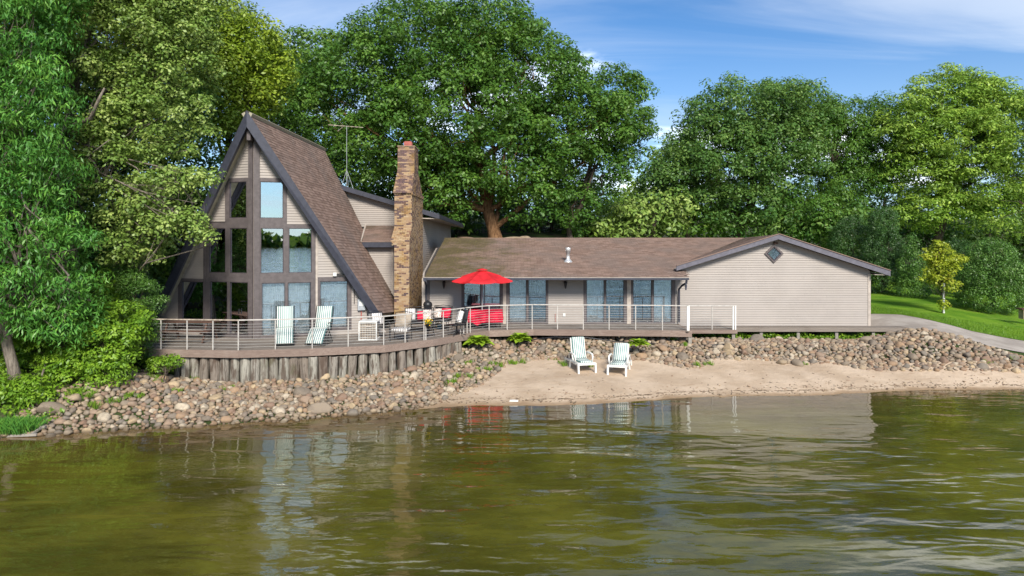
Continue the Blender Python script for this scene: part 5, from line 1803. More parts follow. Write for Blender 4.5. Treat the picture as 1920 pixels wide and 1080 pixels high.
p2 = lambda g: (g[0], g[1])
sandb = [p2(G(*g)) for g in [(866, 742, -1.38), (905, 722, -1.25), (930, 704, -1.14), (950, 682, -.98), (990, 677, -.96), (1027, 674, -.96), (1100, 675, -.96), (1215, 678, -.98), (1270, 686, -1.0), (1311, 690, -1.03), (1340, 680, -1.0), (1450, 678, -1.0),
                             (1500, 684, -1.03), (1560, 684, -1.03), (1616, 692, -1.08), (1700, 695, -1.1), (1800, 698, -1.13), (1940, 699, -1.16)]]
bank = [(x, float(shore_y(x)) - .12) for x in np.linspace(-13.6, -2.5, 40)] + sandb + [(21.5, 25.9)] + \
       [p2(G(*g)) for g in [(1940, 672, -.9), (1855, 652, -.58), (1792, 632, -.32), (1738, 621, -.14)]] + \
       [(16.9, 30.0), (9.6, 30.0), (7.4, 29.4), (6.2, 29.2), (.9, 29.3), (-1.2, 28.6), (-1.9, 27.3), (-3.05, 25.75), (-4.6, 24.45), (-7.0, 23.75), (-9.3, 23.4), (-12.2, 23.6), (-12.9, 23.3), (-13.0, 21.8), (-13.9, 19.8)]


def scatter(radii, rng, cell, tries, placed, overlap):
    bx = np.array(bank)
    lo, hi = bx.min(0), bx.max(0)
    grid = {}
    for k, (x, y, r) in enumerate(placed): grid.setdefault((int(x / cell), int(y / cell)), []).append(k)
    for r in radii:
        for t in range(tries):
            x, y = rng.uniform(lo[0], hi[0]), rng.uniform(lo[1], hi[1])
            if not inb(x, y): continue
            gx, gy = int(x / cell), int(y / cell)
            ok = True
            for i in (-1, 0, 1):
                for j in (-1, 0, 1):
                    for k in grid.get((gx + i, gy + j), ()):
                        q = placed[k]
                        if (q[0] - x) ** 2 + (q[1] - y) ** 2 < ((q[2] + r) * overlap) ** 2: ok = False; break
                    if not ok: break
                if not ok: break
            if ok:
                placed.append((x, y, r)); grid.setdefault((gx, gy), []).append(len(placed) - 1)
                break
    return placed


# rasterised bank mask for quick tests
mx0, my0, ms = -15.0, 17.0, 0.05
nxm, nym = int(40 / ms), int(15 / ms)
gx_, gy_ = np.meshgrid(mx0 + (np.arange(nxm) + .5) * ms, my0 + (np.arange(nym) + .5) * ms)
mask = inpoly(gx_.ravel(), gy_.ravel(), bank).reshape(nym, nxm)
def inb(x, y):
    i, j = int((x - mx0) / ms), int((y - my0) / ms)
    return 0 <= i < nxm and 0 <= j < nym and mask[j, i]


rs_ = random.Random(9)
class RR:
    def uniform(s, a, b): return rs_.uniform(a, b)
rng_ = RR()
big = sorted([min(.30, max(.13, rs_.lognormvariate(math.log(.128), .26))) for _ in range(420)], reverse=True)
medium = sorted([rs_.uniform(.06, .11) for _ in range(3600)], reverse=True)
small = [rs_.uniform(.042, .075) for _ in range(4200)]
named = [(G(602, 768, -1.32), .30), (G(92, 778, -1.2), .36), (G(140, 764, -1.15), .22), (G(1230, 665, -.8), .2), (G(660, 770, -1.32), .18), (G(1495, 680, -.95), .22), (G(1465, 678, -.95), .2), (G(1665, 668, -.9), .2)]
placed = [(p.x, p.y, r) for p, r in named]
nn_ = len(placed)
placed = scatter(big, rng_, .7, 14, placed, .84)
placed = scatter(medium, rng_, .5, 16, placed, .80)
placed = scatter(small, rng_, .45, 16, placed, .76)
PL = np.array(placed)
hts = height(PL[:, 0], PL[:, 1])
rng = np.random.default_rng(31)
# a loose second layer that rests on the first
extra = []
vs80, f80 = pebble_variants(2, 9, rng)
vs20, f20 = pebble_variants(1, 6, rng)
vsb, fb = pebble_variants(3, 7, rng)


def rotm(rng):
    a = rng.uniform(0, 2 * math.pi); tx, ty = rng.normal(0, .22, 2)
    return np.array((Matrix.Rotation(a, 3, 'Z') @ Matrix.Rotation(tx, 3, 'X') @ Matrix.Rotation(ty, 3, 'Y')))


def looks(p):
    return p[2] * 1280 / p[1]


order = np.argsort(-PL[:, 2] / PL[:, 1] * np.where(PL[:, 0] < -12.6, .7, 1.0))
single = set(order[:296].tolist()) | set(range(nn_))
zones = [(-99, -11.5, "under the left shrubs"), (-11.5, -8.5, "below the leftmost logs"), (-8.5, -6, "below the middle logs"), (-6, -3.6, "below the deck's bend"),
         (-3.6, -1.6, "where the log wall ends"), (-1.6, 1.8, "left of the loungers"), (1.8, 5, "behind the loungers"), (5, 8.5, "right of the loungers"),
         (8.5, 12.5, "under the boardwalk"), (12.5, 15.5, "by the boardwalk's end"), (15.5, 99, "beside the driveway")]
spec = {0: "largest grey boulder at the waterline in front of the log wall", 1: "wide flat grey boulder at the left shore under the shrubs", 2: "round tan boulder beside the wide flat grey boulder at the left shore"}
hue = [(0.07, "tan"), (0.22, "grey brown"), (0.37, "rust brown"), (0.50, "reddish brown"), (0.63, "pale cream"), (0.76, "dark grey"), (0.87, "pinkish brown"), (0.96, "light tan"), (1.01, "charcoal")]
smats = {}
for k, (h_, nm) in enumerate(hue):
    lo = 0 if k == 0 else hue[k - 1][0] + .0
    c = [s for s in STONES]
    v = lo * .5 + h_ * .5
    # colour of the shared ramp at v
    for (pa, ca), (pb, cb) in zip(c, c[1:]):
        if pa <= v <= pb:
            t = (v - pa) / (pb - pa); col = tuple(lerp(x, y, t) for x, y in zip(ca, cb)); break
    jit = [(0, tuple(x * .9 for x in col)), (1, tuple(min(1, x * 1.1) for x in col))]
    smats[nm] = stone_mat(nm.replace(' ', '_') + "_stone", jit)
smesh = {}
VV, FF, TT = [], [], []
VV2, FF2, TT2 = [], [], []
off = off2 = 0
for i, (x, y, r) in enumerate(placed):
    z = hts[i]
    if i in single:
        nm = hue[int(rng.integers(0, len(hue)))][1]
        if i in (0, 1): nm = "grey brown"
        if i == 2: nm = "tan"
        vi = int(rng.integers(0, len(vsb)))
        key = (nm, vi)
        if key not in smesh:
            o = np_mesh('boulder', vsb[vi], fb, 0.0, smats[nm], None, True)
            smesh[key] = o.data
        else:
            o = bpy.data.objects.new('boulder', smesh[key]); COL.objects.link(o)
        o.location = (x, y, z + r * .36)
        o.rotation_euler = (rng.normal(0, .18), rng.normal(0, .18), rng.uniform(0, 6.28))
        f = (1.0, 1.0, 1.0)
        if i == 1: f = (1.35, .8, .7); o.rotation_euler = (0, .1, .1)
        if i == 0: f = (1.15, .9, .85); o.rotation_euler = (0, 0, 0.1)
        o.scale = (r * f[0], r * f[1], r * f[2])
        zn = next(t for a, b, t in zones if a <= x < b)
        sz = "large" if r > .19 else "mid-sized"
        dd = y - float(shore_y(x))
        lim = (1.3, 2.6) if x < -1.6 else (4.4, 5.4)
        row = ("near the water" if x < -1.6 else "next to the sand") if dd < lim[0] else "halfway up the bank" if dd < lim[1] else "high on the bank"
        lab = spec.get(i) or f"{sz} {nm} fieldstone {zn}, {row}"
        tag(o, lab, 'stone', spec.get(i) and "boulders at the shore" or f"{sz} {nm} fieldstones {zn}, {row}")
    else:
        zz_ = z + r * (.30 + rng.uniform(-.1, .35))
        if r > .075:
            v = vs80[int(rng.integers(0, len(vs80)))] @ rotm(rng).T * r * 1.08 + np.array([x, y, zz_])
            VV.append(v); FF.append(f80 + off); TT.append(np.full(len(f80), rng.random())); off += len(v)
        else:
            v = vs20[int(rng.integers(0, len(vs20)))] @ rotm(rng).T * r * 1.15 + np.array([x, y, zz_ + .01])
            VV2.append(v); FF2.append(f20 + off2); TT2.append(np.full(len(f20), rng.random())); off2 += len(v)
# fine gravel that fills the gaps
n = 26000
gx2 = rng.uniform(-13.5, 22, n); gy2 = rng.uniform(18, 31, n)
ok = np.array([inb(a, b) for a, b in zip(gx2, gy2)])
gx2, gy2 = gx2[ok], gy2[ok]; gz2 = height(gx2, gy2)
for x, y, z in zip(gx2, gy2, gz2):
    r = rng.uniform(.018, .045)
    v = vs20[int(rng.integers(0, 6))] * r + np.array([x, y, z + r * .4])
    VV2.append(v); FF2.append(f20 + off2); TT2.append(np.full(20, rng.random())); off2 += 12
o = np_mesh('stone_bank', np.concatenate(VV), np.concatenate(FF), np.concatenate(TT), M['stone'], None, True); tag(o, kind='stuff')
o = np_mesh('pebbles', np.concatenate(VV2), np.concatenate(FF2), np.concatenate(TT2), M['stone'], None, True); tag(o, kind='stuff')

# field boulders on the hill above the roof ridge
for k, (px, w, lab) in enumerate(((963, .8, "pale boulder on the hill just above the roof ridge, beside the orange oak trunk"), (985, .5, "smaller pale boulder above the roof ridge, right of the thin dark trunk"), (873, .9, "brownish boulder above the roof ridge beside the tall block's wall"))):
    Yb = 45.2
    x = (px - 960) * Yb / 1280
    o = np_mesh('boulder', vsb[k], fb, 0.0, smats["tan" if k < 2 else "reddish brown"], None, True)
    o.location = (x, Yb, max(hz(x, Yb), 3.55) + .12); o.scale = (w, .5, .38 if k < 2 else .32)
    tag(o, lab, 'stone', "boulders on the hill")

# weeds and grass tufts between the stones
def tufts(name, pts, mat, blades, hgt, spread, wid, rng, seedk=0):
    V, F, Tn = [], [], []
    off = 0
    for (x, y, z, s) in pts:
        nb = int(blades * s)
        a = rng.uniform(0, 2 * math.pi, nb); rr = rng.random(nb) * spread * s
        bx_, by_ = x + rr * np.cos(a), y + rr * np.sin(a)
        h = hgt * rng.uniform(.5, 1.2, nb) * s
        lx, ly = rng.normal(0, .35, nb) * h, rng.normal(0, .35, nb) * h
        dx, dy = np.cos(a + 1.57) * wid, np.sin(a + 1.57) * wid
        zb = np.full(nb, z)
        q = np.stack([np.c_[bx_ - dx, by_ - dy, zb], np.c_[bx_ + dx, by_ + dy, zb], np.c_[bx_ + lx * .5 + dx * .8, by_ + ly * .5 + dy * .8, zb + h * .65], np.c_[bx_ + lx, by_ + ly, zb + h]], 1).reshape(-1, 3)
        V.append(q); F.append(np.arange(nb * 4).reshape(-1, 4) + off); Tn.append(rng.random(nb)); off += nb * 4
    o = np_mesh(name, np.concatenate(V), np.concatenate(F), np.concatenate(Tn), mat)
    return tag(o, kind='stuff')


pts = []
for px, py, s in ((140, 775, 1.3), (165, 790, 1), (60, 800, 1.5), (45, 775, 1.2), (30, 790, 1.4), (240, 760, .8), (270, 745, .8), (330, 740, .8), (350, 700, 1), (365, 715, .9), (430, 735, .7), (485, 720, .7), (520, 712, .6), (215, 740, 1), (180, 748, 1), (300, 720, .9), (285, 700, 1),
                  (940, 660, .9), (960, 655, .9), (985, 650, .9), (910, 700, .8), (925, 690, .8), (860, 720, 1), (848, 733, 1.1), (1050, 650, .8), (1062, 660, .8), (1270, 640, .9), (1290, 650, .8), (1300, 665, .9), (1330, 672, .8), (1110, 655, .7), (1510, 672, .7), (1850, 662, .8), (1910, 672, .9), (880, 650, .8), (900, 665, .7), (575, 700, .6), (620, 695, .7), (655, 690, .7), (1035, 676, .5)):
    p = G(px, py, float(hz(*p2(G(px, py, -1.0)))))
    for k in range(3):
        qx, qy = p.x + rng.normal(0, .12), p.y + rng.normal(0, .08); pts.append((qx, qy, hz(qx, qy) + .05, s * rng.uniform(.6, 1.1)))
tufts('weeds', pts, M['leaf_shrub'], 60, .17, .16, .006, rng)
pts = []
for px, py, s in [(x, 792 + (200 - x) * .05, 1.3) for x in range(0, 60, 8)] + [(x, 770, 1.2) for x in range(0, 40, 8)]:
    p = G(px, py, -1.25); pts.append((p.x, p.y, hz(p.x, p.y), s))
tufts('shore_grass', pts, M['leaf_willow'], 260, .26, .28, .004, rng)
# leafy undergrowth beneath the boardwalk and on the left bank
nn = 5200
x = rng.uniform(7.6, 16.6, nn); y = rng.uniform(29.95, 30.5, nn); z = height(x, y) + rng.random(nn) ** 1.5 * .42 * (0.5 + .5 * np.sin(x * 2.1) ** 2)
x2 = rng.uniform(-20, -12.6, 7000); y2 = rng.uniform(18.6, 25, 7000); z2 = height(x2, y2) + rng.random(7000) ** 2 * .25
keep = (y2 > shore_y(x2) + .3) & (np.sin(x2 * 2.7) * np.sin(y2 * 3.1) > -.35)
C = np.r_[np.c_[x, y, z], np.c_[x2, y2, z2][keep]]
V, F = leaf_quads(C, .055 * rng.uniform(.6, 1.4, len(C)), rng.normal(size=C.shape) + np.array([0, -.5, 1.0]), .6, .2, rng)
tag(np_mesh('undergrowth', V, F, rng.random(len(C)), M['leaf_shrub']), kind='stuff')
# short grass at the lawn's near edge
pts_n = 26000
t = rng.random(pts_n)
dh = np.array([tuple(q)[:2] for q in drive_hi])
cu = np.r_[0, np.cumsum(np.hypot(*np.diff(dh, axis=0).T))]; cu /= cu[-1]
gx3 = np.interp(t, cu, dh[:, 0]) + rng.random(pts_n) ** 2 * 1.6 * .4; gy3 = np.interp(t, cu, dh[:, 1]) - .08 + rng.random(pts_n) ** 1.6 * 3.0
C = np.c_[gx3, gy3, height(gx3, gy3) + .09]
V, F = leaf_quads(C, .05 * rng.uniform(.6, 1.3, pts_n), rng.normal(size=(pts_n, 3)) * np.array([1, 1, .15]), .14, -3, rng)
M['blade'] = leaf_mat("lawn_blade", (0.085, 0.19, 0.012), (0.13, 0.255, 0.018), (0.20, 0.32, 0.035), .3)
tag(np_mesh('grass', V, F, rng.random(pts_n), M['blade']), kind='stuff')

# bits of driftwood, shells and pebbles stranded along the beach
pv, pf, pt_ = [], [], []
off = 0
for k in range(900):
    x = rng.uniform(-2.2, 19)
    y = float(shore_y(x)) + abs(rng.normal(0, .35)) * (1 if k % 3 else 4.5) + .02
    r = rng.uniform(.012, .034) * (1.5 if k % 17 == 0 else 1)
    v = vs20[int(rng.integers(0, 6))] * r * (np.array([rng.uniform(1, 3.2), 1, .6])) @ rotm(rng).T + np.array([x, y, hz(x, y) + .04])
    pv.append(v); pf.append(f20 + off); pt_.append(np.full(20, rng.random())); off += 12
tag(np_mesh('beach_debris', np.concatenate(pv), np.concatenate(pf), np.concatenate(pt_), M['stone'], None, True), kind='stuff')

# ------------------------------------------------------------------ furniture on the deck and the sand
def ribbon(m, pts, w, t, x0=None):
    """a cushion slab of width w and thickness t that follows the (y, z) profile"""
    x0 = -w / 2 if x0 is None else x0
    P = [Vector((0, y, z)) for y, z in pts]
    up, dn = [], []
    for i, p in enumerate(P):
        d = (P[min(i + 1, len(P) - 1)] - P[max(i - 1, 0)]).normalized()
        n = Vector((0, -d.z, d.y))
        if n.z < 0: n = -n
        up.append(p + n * t / 2); dn.append(p - n * t / 2)
    k = len(P)
    vs = []
    for x in (x0, x0 + w):
        e = .012 if x == x0 else -.012
        vs += [q + Vector((x, 0, 0)) for q in dn] + [q + Vector((x + e, 0, 0)) for q in up]
    fs = []
    for i in range(k - 1):
        fs += [(k + i, k + i + 1, 3 * k + i + 1, 3 * k + i), (i, 2 * k + i, 2 * k + i + 1, i + 1), (i, i + 1, k + i + 1, k + i), (2 * k + i, 3 * k + i, 3 * k + i + 1, 2 * k + i + 1)]
    fs += [(0, k, 3 * k, 2 * k), (k - 1, 3 * k - 1, 4 * k - 1, 2 * k - 1)]
    m.add(vs, fs)


def smooth(pts, n=6):
    P = [Vector((0, y, z)) for y, z in pts]
    out = []
    for i in range(len(P) - 1):
        a, b, c, d = P[max(i - 1, 0)], P[i], P[i + 1], P[min(i + 2, len(P) - 1)]
        for k in range(n):
            t = k / n
            q = .5 * ((2 * b) + (-a + c) * t + (2 * a - 5 * b + 4 * c - d) * t * t + (-a + 3 * b - 3 * c + d) * t ** 3)
            out.append((q.y, q.z))
    out.append(pts[-1])
    return out


def place(root, x, y, z, rz):
    root.location = (x, y, z)
    root.rotation_euler = (0, 0, rz)


# striped recliners on the deck, modelled facing -y at the origin
def recliner(label):
    r = empty('deck_recliner', (0, 0, 0), 0, label, "recliner", "striped recliners on the deck")
    m = MB(); ribbon(m, smooth([(.0, .12), (.18, .30), (.42, .50), (.55, .56)]), .60, .07); m.build('leg_cushion', M['stripe'], r, True)
    m = MB(); ribbon(m, smooth([(.55, .57), (.75, .55), (.95, .50), (1.02, .54)]), .58, .08); m.build('seat_cushion', M['stripe_across_y'], r, True)
    m = MB(); ribbon(m, smooth([(1.02, .56), (1.12, .82), (1.22, 1.10), (1.28, 1.30)]), .58, .08); m.build('back_cushion', M['stripe'], r, True)
    for sx in (-1, 1):
        x = sx * .32
        m = MB()
        m.tube([(x, .0, .07), (x, .45, .48), (x, 1.0, .46), (x, 1.32, 1.32)], .014, 6)
        m.tube([(x, .25, .02), (x, 1.15, .74)], .014, 6); m.tube([(x, 1.15, .02), (x, .5, .72)], .014, 6)
        m.tube([(x, .2, .02), (x, 1.2, .02)], .014, 6)
        m.build('frame', M['black'], r, True)
        m = MB(); m.box(x - .025, x + .025, .62, 1.08, .74, .77); m.build('armrest', M['black'], r)
    for y in (.22, 1.18):
        m = MB(); m.tube([(-.32, y, .02), (.32, y, .02)], .014, 6); m.build('stretcher', M['black'], r)
    return r


M['stripe_across_y'] = stripe_mat("green_white_seat_stripe", 1, period=.075)


def copy_tree(o, label=None):
    c = o.copy(); COL.objects.link(c)
    if label: c['label'] = label
    for ch in list(o.children):
        k = ch.copy(); COL.objects.link(k); k.parent = c
        for g in list(ch.children):
            q = g.copy(); COL.objects.link(q); q.parent = k
    return c


rc = recliner("green and white striped recliner on the deck, nearer the A-frame's centre post")
rc2 = copy_tree(rc, "green and white striped recliner on the deck, nearer the electric meter")
place(rc, -8.02, 24.05, 0, math.radians(17))
place(rc2, -6.98, 24.05, 0, math.radians(-2))


# white plastic loungers on the sand
def lounger(label, back):
    r = empty('sun_lounger', (0, 0, 0), 0, label, "sun lounger", "white sun loungers on the sand")
    top = back[-1]
    m = MB(); ribbon(m, smooth([(.02, .385), (.35, .36), (.72, .37)]), .50, .06); m.build('seat_cushion', M['stripe'], r, True)
    m = MB(); ribbon(m, smooth([(.74, .40)] + back), .50, .06); m.build('back_cushion', M['stripe'], r, True)
    m = MB(); ribbon(m, smooth([(.76, .34)] + [(y + .05, z - .03) for y, z in back]), .58, .035); m.build('back_frame', M['white'], r)
    m = MB(); ribbon(m, smooth([(-.04, .33), (.35, .31), (.80, .31)]), .62, .045); m.box(-.33, .33, -.06, -.01, .27, .36); m.build('seat_frame', M['white'], r, bevel=.008)
    for sx in (-1, 1):
        x = sx * .33
        m = MB(); m.hexa([(x - .035, -.09, -.04), (x + .035, -.09, -.04), (x + .03, .0, -.04), (x - .03, .0, -.04), (x - .035, -.05, .34), (x + .035, -.05, .34), (x + .035, .06, .34), (x - .035, .06, .34)]); m.build('leg', M['white'], r, bevel=.008)
        m = MB(); m.hexa([(x - .03, .93, -.04), (x + .03, .93, -.04), (x + .03, 1.02, -.04), (x - .03, 1.02, -.04), (x - .03, .80, .34), (x + .03, .80, .34), (x + .03, .90, .34), (x - .03, .90, .34)]); m.build('leg', M['white'], r, bevel=.008)
        m = MB(); m.tube([(x, .30, .33), (x * 1.04, .28, .50), (x * 1.06, .34, .59), (x * 1.06, .55, .61), (x * 1.05, .86, .60), (x, 1.0, .54), (x, 1.02, .36)], [.03, .03, .036, .036, .036, .03, .03], 8); m.build('armrest', M['white'], r, True)
        m = MB(); m.box(x - .018, x + .018, .0, 1.5, .25, .31); m.build('side_rail', M['white'], r, bevel=.006)
        m = MB(); m.tube([(x, 1.45, .28), (x, 1.52, .0)], .03, 6); m.build('leg', M['white'], r)
    m = MB(); m.tube([(-.30, 1.45, .26), (.30, 1.45, .26)], .02, 6); m.build('stretcher', M['white'], r)
    for x, y, z in ((-.12, .92, .72), (-.1, .86, .55)):
        m = MB(); m.lathe([(.001, .0), (.012, .004), (.001, .012)], x, y - .03, z, 6); m.build('button', M['white'], r)
    return r


p = G(1100, 695, -1.03)
place(lounger("white sun lounger with striped cushion on the sand, left one with the steeper back", [(.86, .68), (.95, .98), (1.00, 1.16)]), p.x, p.y, hz(p.x, p.y) + .05, math.radians(14))
p = G(1157, 698, -1.04)
place(lounger("white sun lounger with striped cushion on the sand, right one beside the hosta", [(.90, .62), (1.08, .84), (1.18, .97)]), p.x, p.y, hz(p.x, p.y) + .05, math.radians(-17))

# picnic table at the left end of the deck
pt = empty('picnic_table', (-12.0, 25.4, 0), 0, "brown wooden picnic table with benches at the left end of the deck", "picnic table")
for k in range(5):
    m = MB(); m.box(-12.95, -10.95, 25.05 + k * .15, 25.19 + k * .15, .72, .76); m.build('plank', M['brownwood'], pt)
for y in (24.65, 26.0):
    for k in range(2):
        m = MB(); m.box(-12.9, -11.0, y + k * .14, y + .13 + k * .14, .42, .46); m.build('bench_plank', M['brownwood'], pt)
for x in (-12.7, -11.25):
    for sy in (-1, 1):
        m = MB(); m.beam((x, 25.42 + sy * .62, .0), (x, 25.42 + sy * .22, .72), .09, .05, (1, 0, 0)); m.build('leg', M['brownwood'], pt)
    m = MB(); m.box(x - .02, x + .02, 24.62, 26.28, .36, .42); m.build('crossbar', M['brownwood'], pt)

# air conditioner
ac = empty('air_conditioner', (-5.4, 25.75, 0), 0, "boxy outdoor air conditioner with white top and wire grille on the deck", "air conditioner")
ax0, ax1, ay0, ay1 = -5.74, -5.06, 25.55, 26.2
m = MB(); m.box(ax0 + .04, ax1 - .04, ay0 + .04, ay1 - .04, .05, .66); m.build('coil', M['beige'], ac)
m = MB(); m.box(ax0 - .01, ax1 + .01, ay0 - .01, ay1 + .01, .66, .72); m.build('top_cover', M['white'], ac, bevel=.02)
m = MB(); m.box(ax0 - .01, ax1 + .01, ay0 - .01, ay1 + .01, .0, .055); m.build('base', M['white'], ac)
for k in range(8):
    x = ax0 + .015 + k * (ax1 - ax0 - .03) / 7
    m = MB(); m.box(x - (.02 if k in (0, 7) else .007), x + (.02 if k in (0, 7) else .007), ay0 - .008, ay0 + .004, .055, .66); m.build('grille_bar', M['sash'] if k not in (0, 7) else M['white'], ac)
for k in range(7):
    z = .12 + k * .085
    m = MB(); m.box(ax0 + .02, ax1 - .02, ay0 - .014, ay0 - .009, z - .006, z + .006); m.build('grille_wire', M['white'], ac)
m = MB(); m.box(ax0 + .28, ax0 + .48, ay0 - .02, ay0 - .014, .50, .56); m.build('badge', M['trim_light'], ac)


# patio chairs
def patio_chair(name, label, cat, x, y, rz, w=.62, seat=None, backm=None, pillows=(), group=None, swivel=False, tallb=.95, arms=True):
    r = empty(name, (0, 0, 0), 0, label, cat, group)
    m = MB()
    for sx in (-1, 1):
        X_ = sx * w / 2
        m.tube([(X_, .50, .40), (X_, .68, tallb)], .015, 6)
        if arms: m.tube([(X_, -.02, .40), (X_ * 1.03, -.03, .60), (X_ * 1.03, .35, .64), (X_, .60, .62)], .014, 6)
    m.tube([(-w / 2, .68, tallb), (0, .71, tallb + .05), (w / 2, .68, tallb)], .015, 6)
    m.tube([(-w / 2, 0, .39), (w / 2, 0, .39)], .015, 6); m.tube([(-w / 2, .52, .39), (w / 2, .52, .39)], .015, 6)
    m.build('frame', M['black'], r, True)
    if swivel:
        m = MB(); m.tube([(0, .27, .04), (0, .27, .38)], .03, 8)
        for k in range(4):
            a = k * math.pi / 2 + .4; m.tube([(0, .27, .14), (math.cos(a) * .38, .27 + math.sin(a) * .38, .02)], [.025, .018], 6)
        m.build('swivel_base', M['black'], r, True)
    else:
        for sx in (-1, 1):
            for yy, dy in ((0, -.04), (.52, .06)):
                m = MB(); m.tube([(sx * w / 2, yy, .39), (sx * w / 2, yy + dy, .0)], .015, 6); m.build('leg', M['black'], r)
    m = MB(); ribbon(m, smooth([(-.02, .42), (.25, .41), (.52, .42)], 3), w * .94, .03 if seat is None else .10); m.build('seat', seat or M['black'], r, True)
    m = MB(); ribbon(m, smooth([(.54, .46), (.60, .70), (.67, tallb - .02)], 3), w * .92, .02 if backm is None else .04); m.build('backrest', backm or M['black'], r, True)
    for (mat, px_, pw, ph, tilt) in pillows:
        m = MB()
        ribbon(m, smooth([(.36, .50), (.44, .50 + ph * .5), (.53, .50 + ph)], 3), pw, .13, px_ - pw / 2)
        m.build('pillow', mat, r, True)
    place(r, x, y, 0, rz)
    return r


M['cream'] = plain("cream_cloth", (0.66, 0.62, 0.55), 0.9, var=.2, scale=14)
M['floral'] = plain("floral_cloth", (0.60, 0.50, 0.44), 0.9, var=.55, scale=22)
def gx(px, py): q = G(px, py, 0); return q.x, q.y
x, y = gx(713, 637); patio_chair('patio_armchair', "black patio armchair with a pale striped pillow right of the air conditioner", "armchair", x, y + .3, math.radians(35), pillows=[(M['pillow'], 0, .42, .40, 0)], group="patio seats on the deck")
x, y = gx(748, 641); patio_chair('rocking_chair', "patio chair with tan mesh back and grey cushion behind the railing", "chair", x, y + .05, math.radians(-6), w=.66, seat=M['pillow'], backm=M['beige'], group="patio seats on the deck", tallb=1.0)
x, y = gx(785, 626); patio_chair('patio_sofa', "black patio sofa with red, flowered and striped pillows in front of the chimney", "sofa", x, y + .2, math.radians(8), w=1.15, seat=M['black'], backm=M['black'],
                                 pillows=[(M['pillow'], -.36, .40, .42, 0), (M['redcloth'], .06, .30, .30, 0), (M['floral'], .32, .36, .36, 0)], group="patio seats on the deck")
x, y = gx(822, 622); patio_chair('patio_armchair', "patio armchair with a red and a flowered pillow right of the chimney", "armchair", x, y + .25, math.radians(-10), w=.8, seat=M['black'], backm=M['black'], pillows=[(M['floral'], -.18, .36, .34, 0), (M['redcloth'], .18, .40, .36, 0)], group="patio seats on the deck")
x, y = gx(848, 629); patio_chair('swivel_chair', "black swivel patio chair with a white patterned pillow and cross-shaped base", "chair", x, y - .1, math.radians(-38), w=.56, pillows=[(M['pillow'], 0, .24, .42, 0)], group="patio seats on the deck", swivel=True, tallb=1.0)
# small side table with pots
x, y = gx(806, 632)
st = empty('side_table', (x, y, 0), 0, "small black metal side table holding flower pots by the railing", "side table")
m = MB(); m.lathe([(.01, .44), (.25, .44), (.25, .46), (.01, .462)], x, y, 0, 16); m.build('table_top', M['black'], st)
for k in range(3):
    a = k * 2.09; m = MB(); m.tube([(x + .08 * math.cos(a), y + .08 * math.sin(a), .44), (x + .2 * math.cos(a), y + .2 * math.sin(a), 0)], .012, 5); m.build('leg', M['black'], st)
def pot(px, py, z, mat, r, lab, flower):
    q = G(px, py, z); x, y = q.x, q.y
    o = empty('flower_pot', (x, y, z), 0, lab, "flower pot", "flower pots among the patio seats")
    m = MB(); m.lathe([(r * .7, 0), (r, r * 1.3), (r * 1.08, r * 1.3), (r * 1.08, r * 1.5), (r * .9, r * 1.5), (r * .85, r * 1.3)], x, y, z, 12); m.build('pot', mat, o, True)
    C = np.array([x, y, z + r * 2.0]) + R.normal(size=(160, 3)) * r * .6
    V, F = leaf_quads(C, .028 * R.uniform(.7, 1.3, 160), R.normal(size=(160, 3)) + np.array([0, -.5, .8]), .5, .1, R)
    np_mesh('foliage', V, F, R.random(160), M['leaf_shrub'], o)
    C = np.array([x, y - r * .3, z + r * 2.3]) + R.normal(size=(70, 3)) * r * .6
    V, F = leaf_quads(C, .026 * R.uniform(.7, 1.3, 70), R.normal(size=(70, 3)) + np.array([0, -1, .8]), .8, 0, R)
    np_mesh('blossoms', V, F, R.random(70), flower, o)
pot(802, 614, .47, M['black'], .10, "dark pot with yellow flowers on the small side table", M['yellow'])
pot(822, 617, .0, M['blue'], .15, "blue glazed pot with yellow flowers on the deck", M['yellow'])
# small black barbecue on the wall side
x, y = (802 - 960) * 29.6 / 1280, 29.6
bb = empty('barbecue', (x, y, 0), 0, "small black barbecue standing where the low wing meets the chimney", "barbecue")
m = MB(); m.lathe([(.05, .72), (.17, .80), (.20, .92), (.20, .97), (.16, 1.05), (.05, 1.10)], x, y, 0, 14); m.build('kettle', M['black'], bb, True)
m = MB(); m.box(x - .04, x + .04, y - .02, y + .02, 1.10, 1.15); m.build('handle', M['black'], bb)
for k in range(3):
    a = k * 2.09 + .5; m = MB(); m.tube([(x + .08 * math.cos(a), y + .08 * math.sin(a), .76), (x + .24 * math.cos(a), y + .24 * math.sin(a), 0)], .013, 5); m.build('leg', M['black'], bb)

# red parasol over a red-covered table
TX_, TY_ = (904 - 960) * 29.2 / 1280, 29.2
tb_ = empty('patio_table', (TX_ + .15, TY_, 0), 0, "round-legged patio table under the red tablecloth behind the railing", "table")
for sx in (-.5, .72):
    for sy in (-.3, .3):
        m = MB(); m.tube([(TX_ + sx, TY_ + sy, .70), (TX_ + sx * 1.08, TY_ + sy, 0)], .016, 6); m.build('leg', M['black'], tb_)
m = MB(); m.box(TX_ - .56, TX_ + .80, TY_ - .42, TY_ + .42, .70, .73); m.build('tabletop', M['black'], tb_)
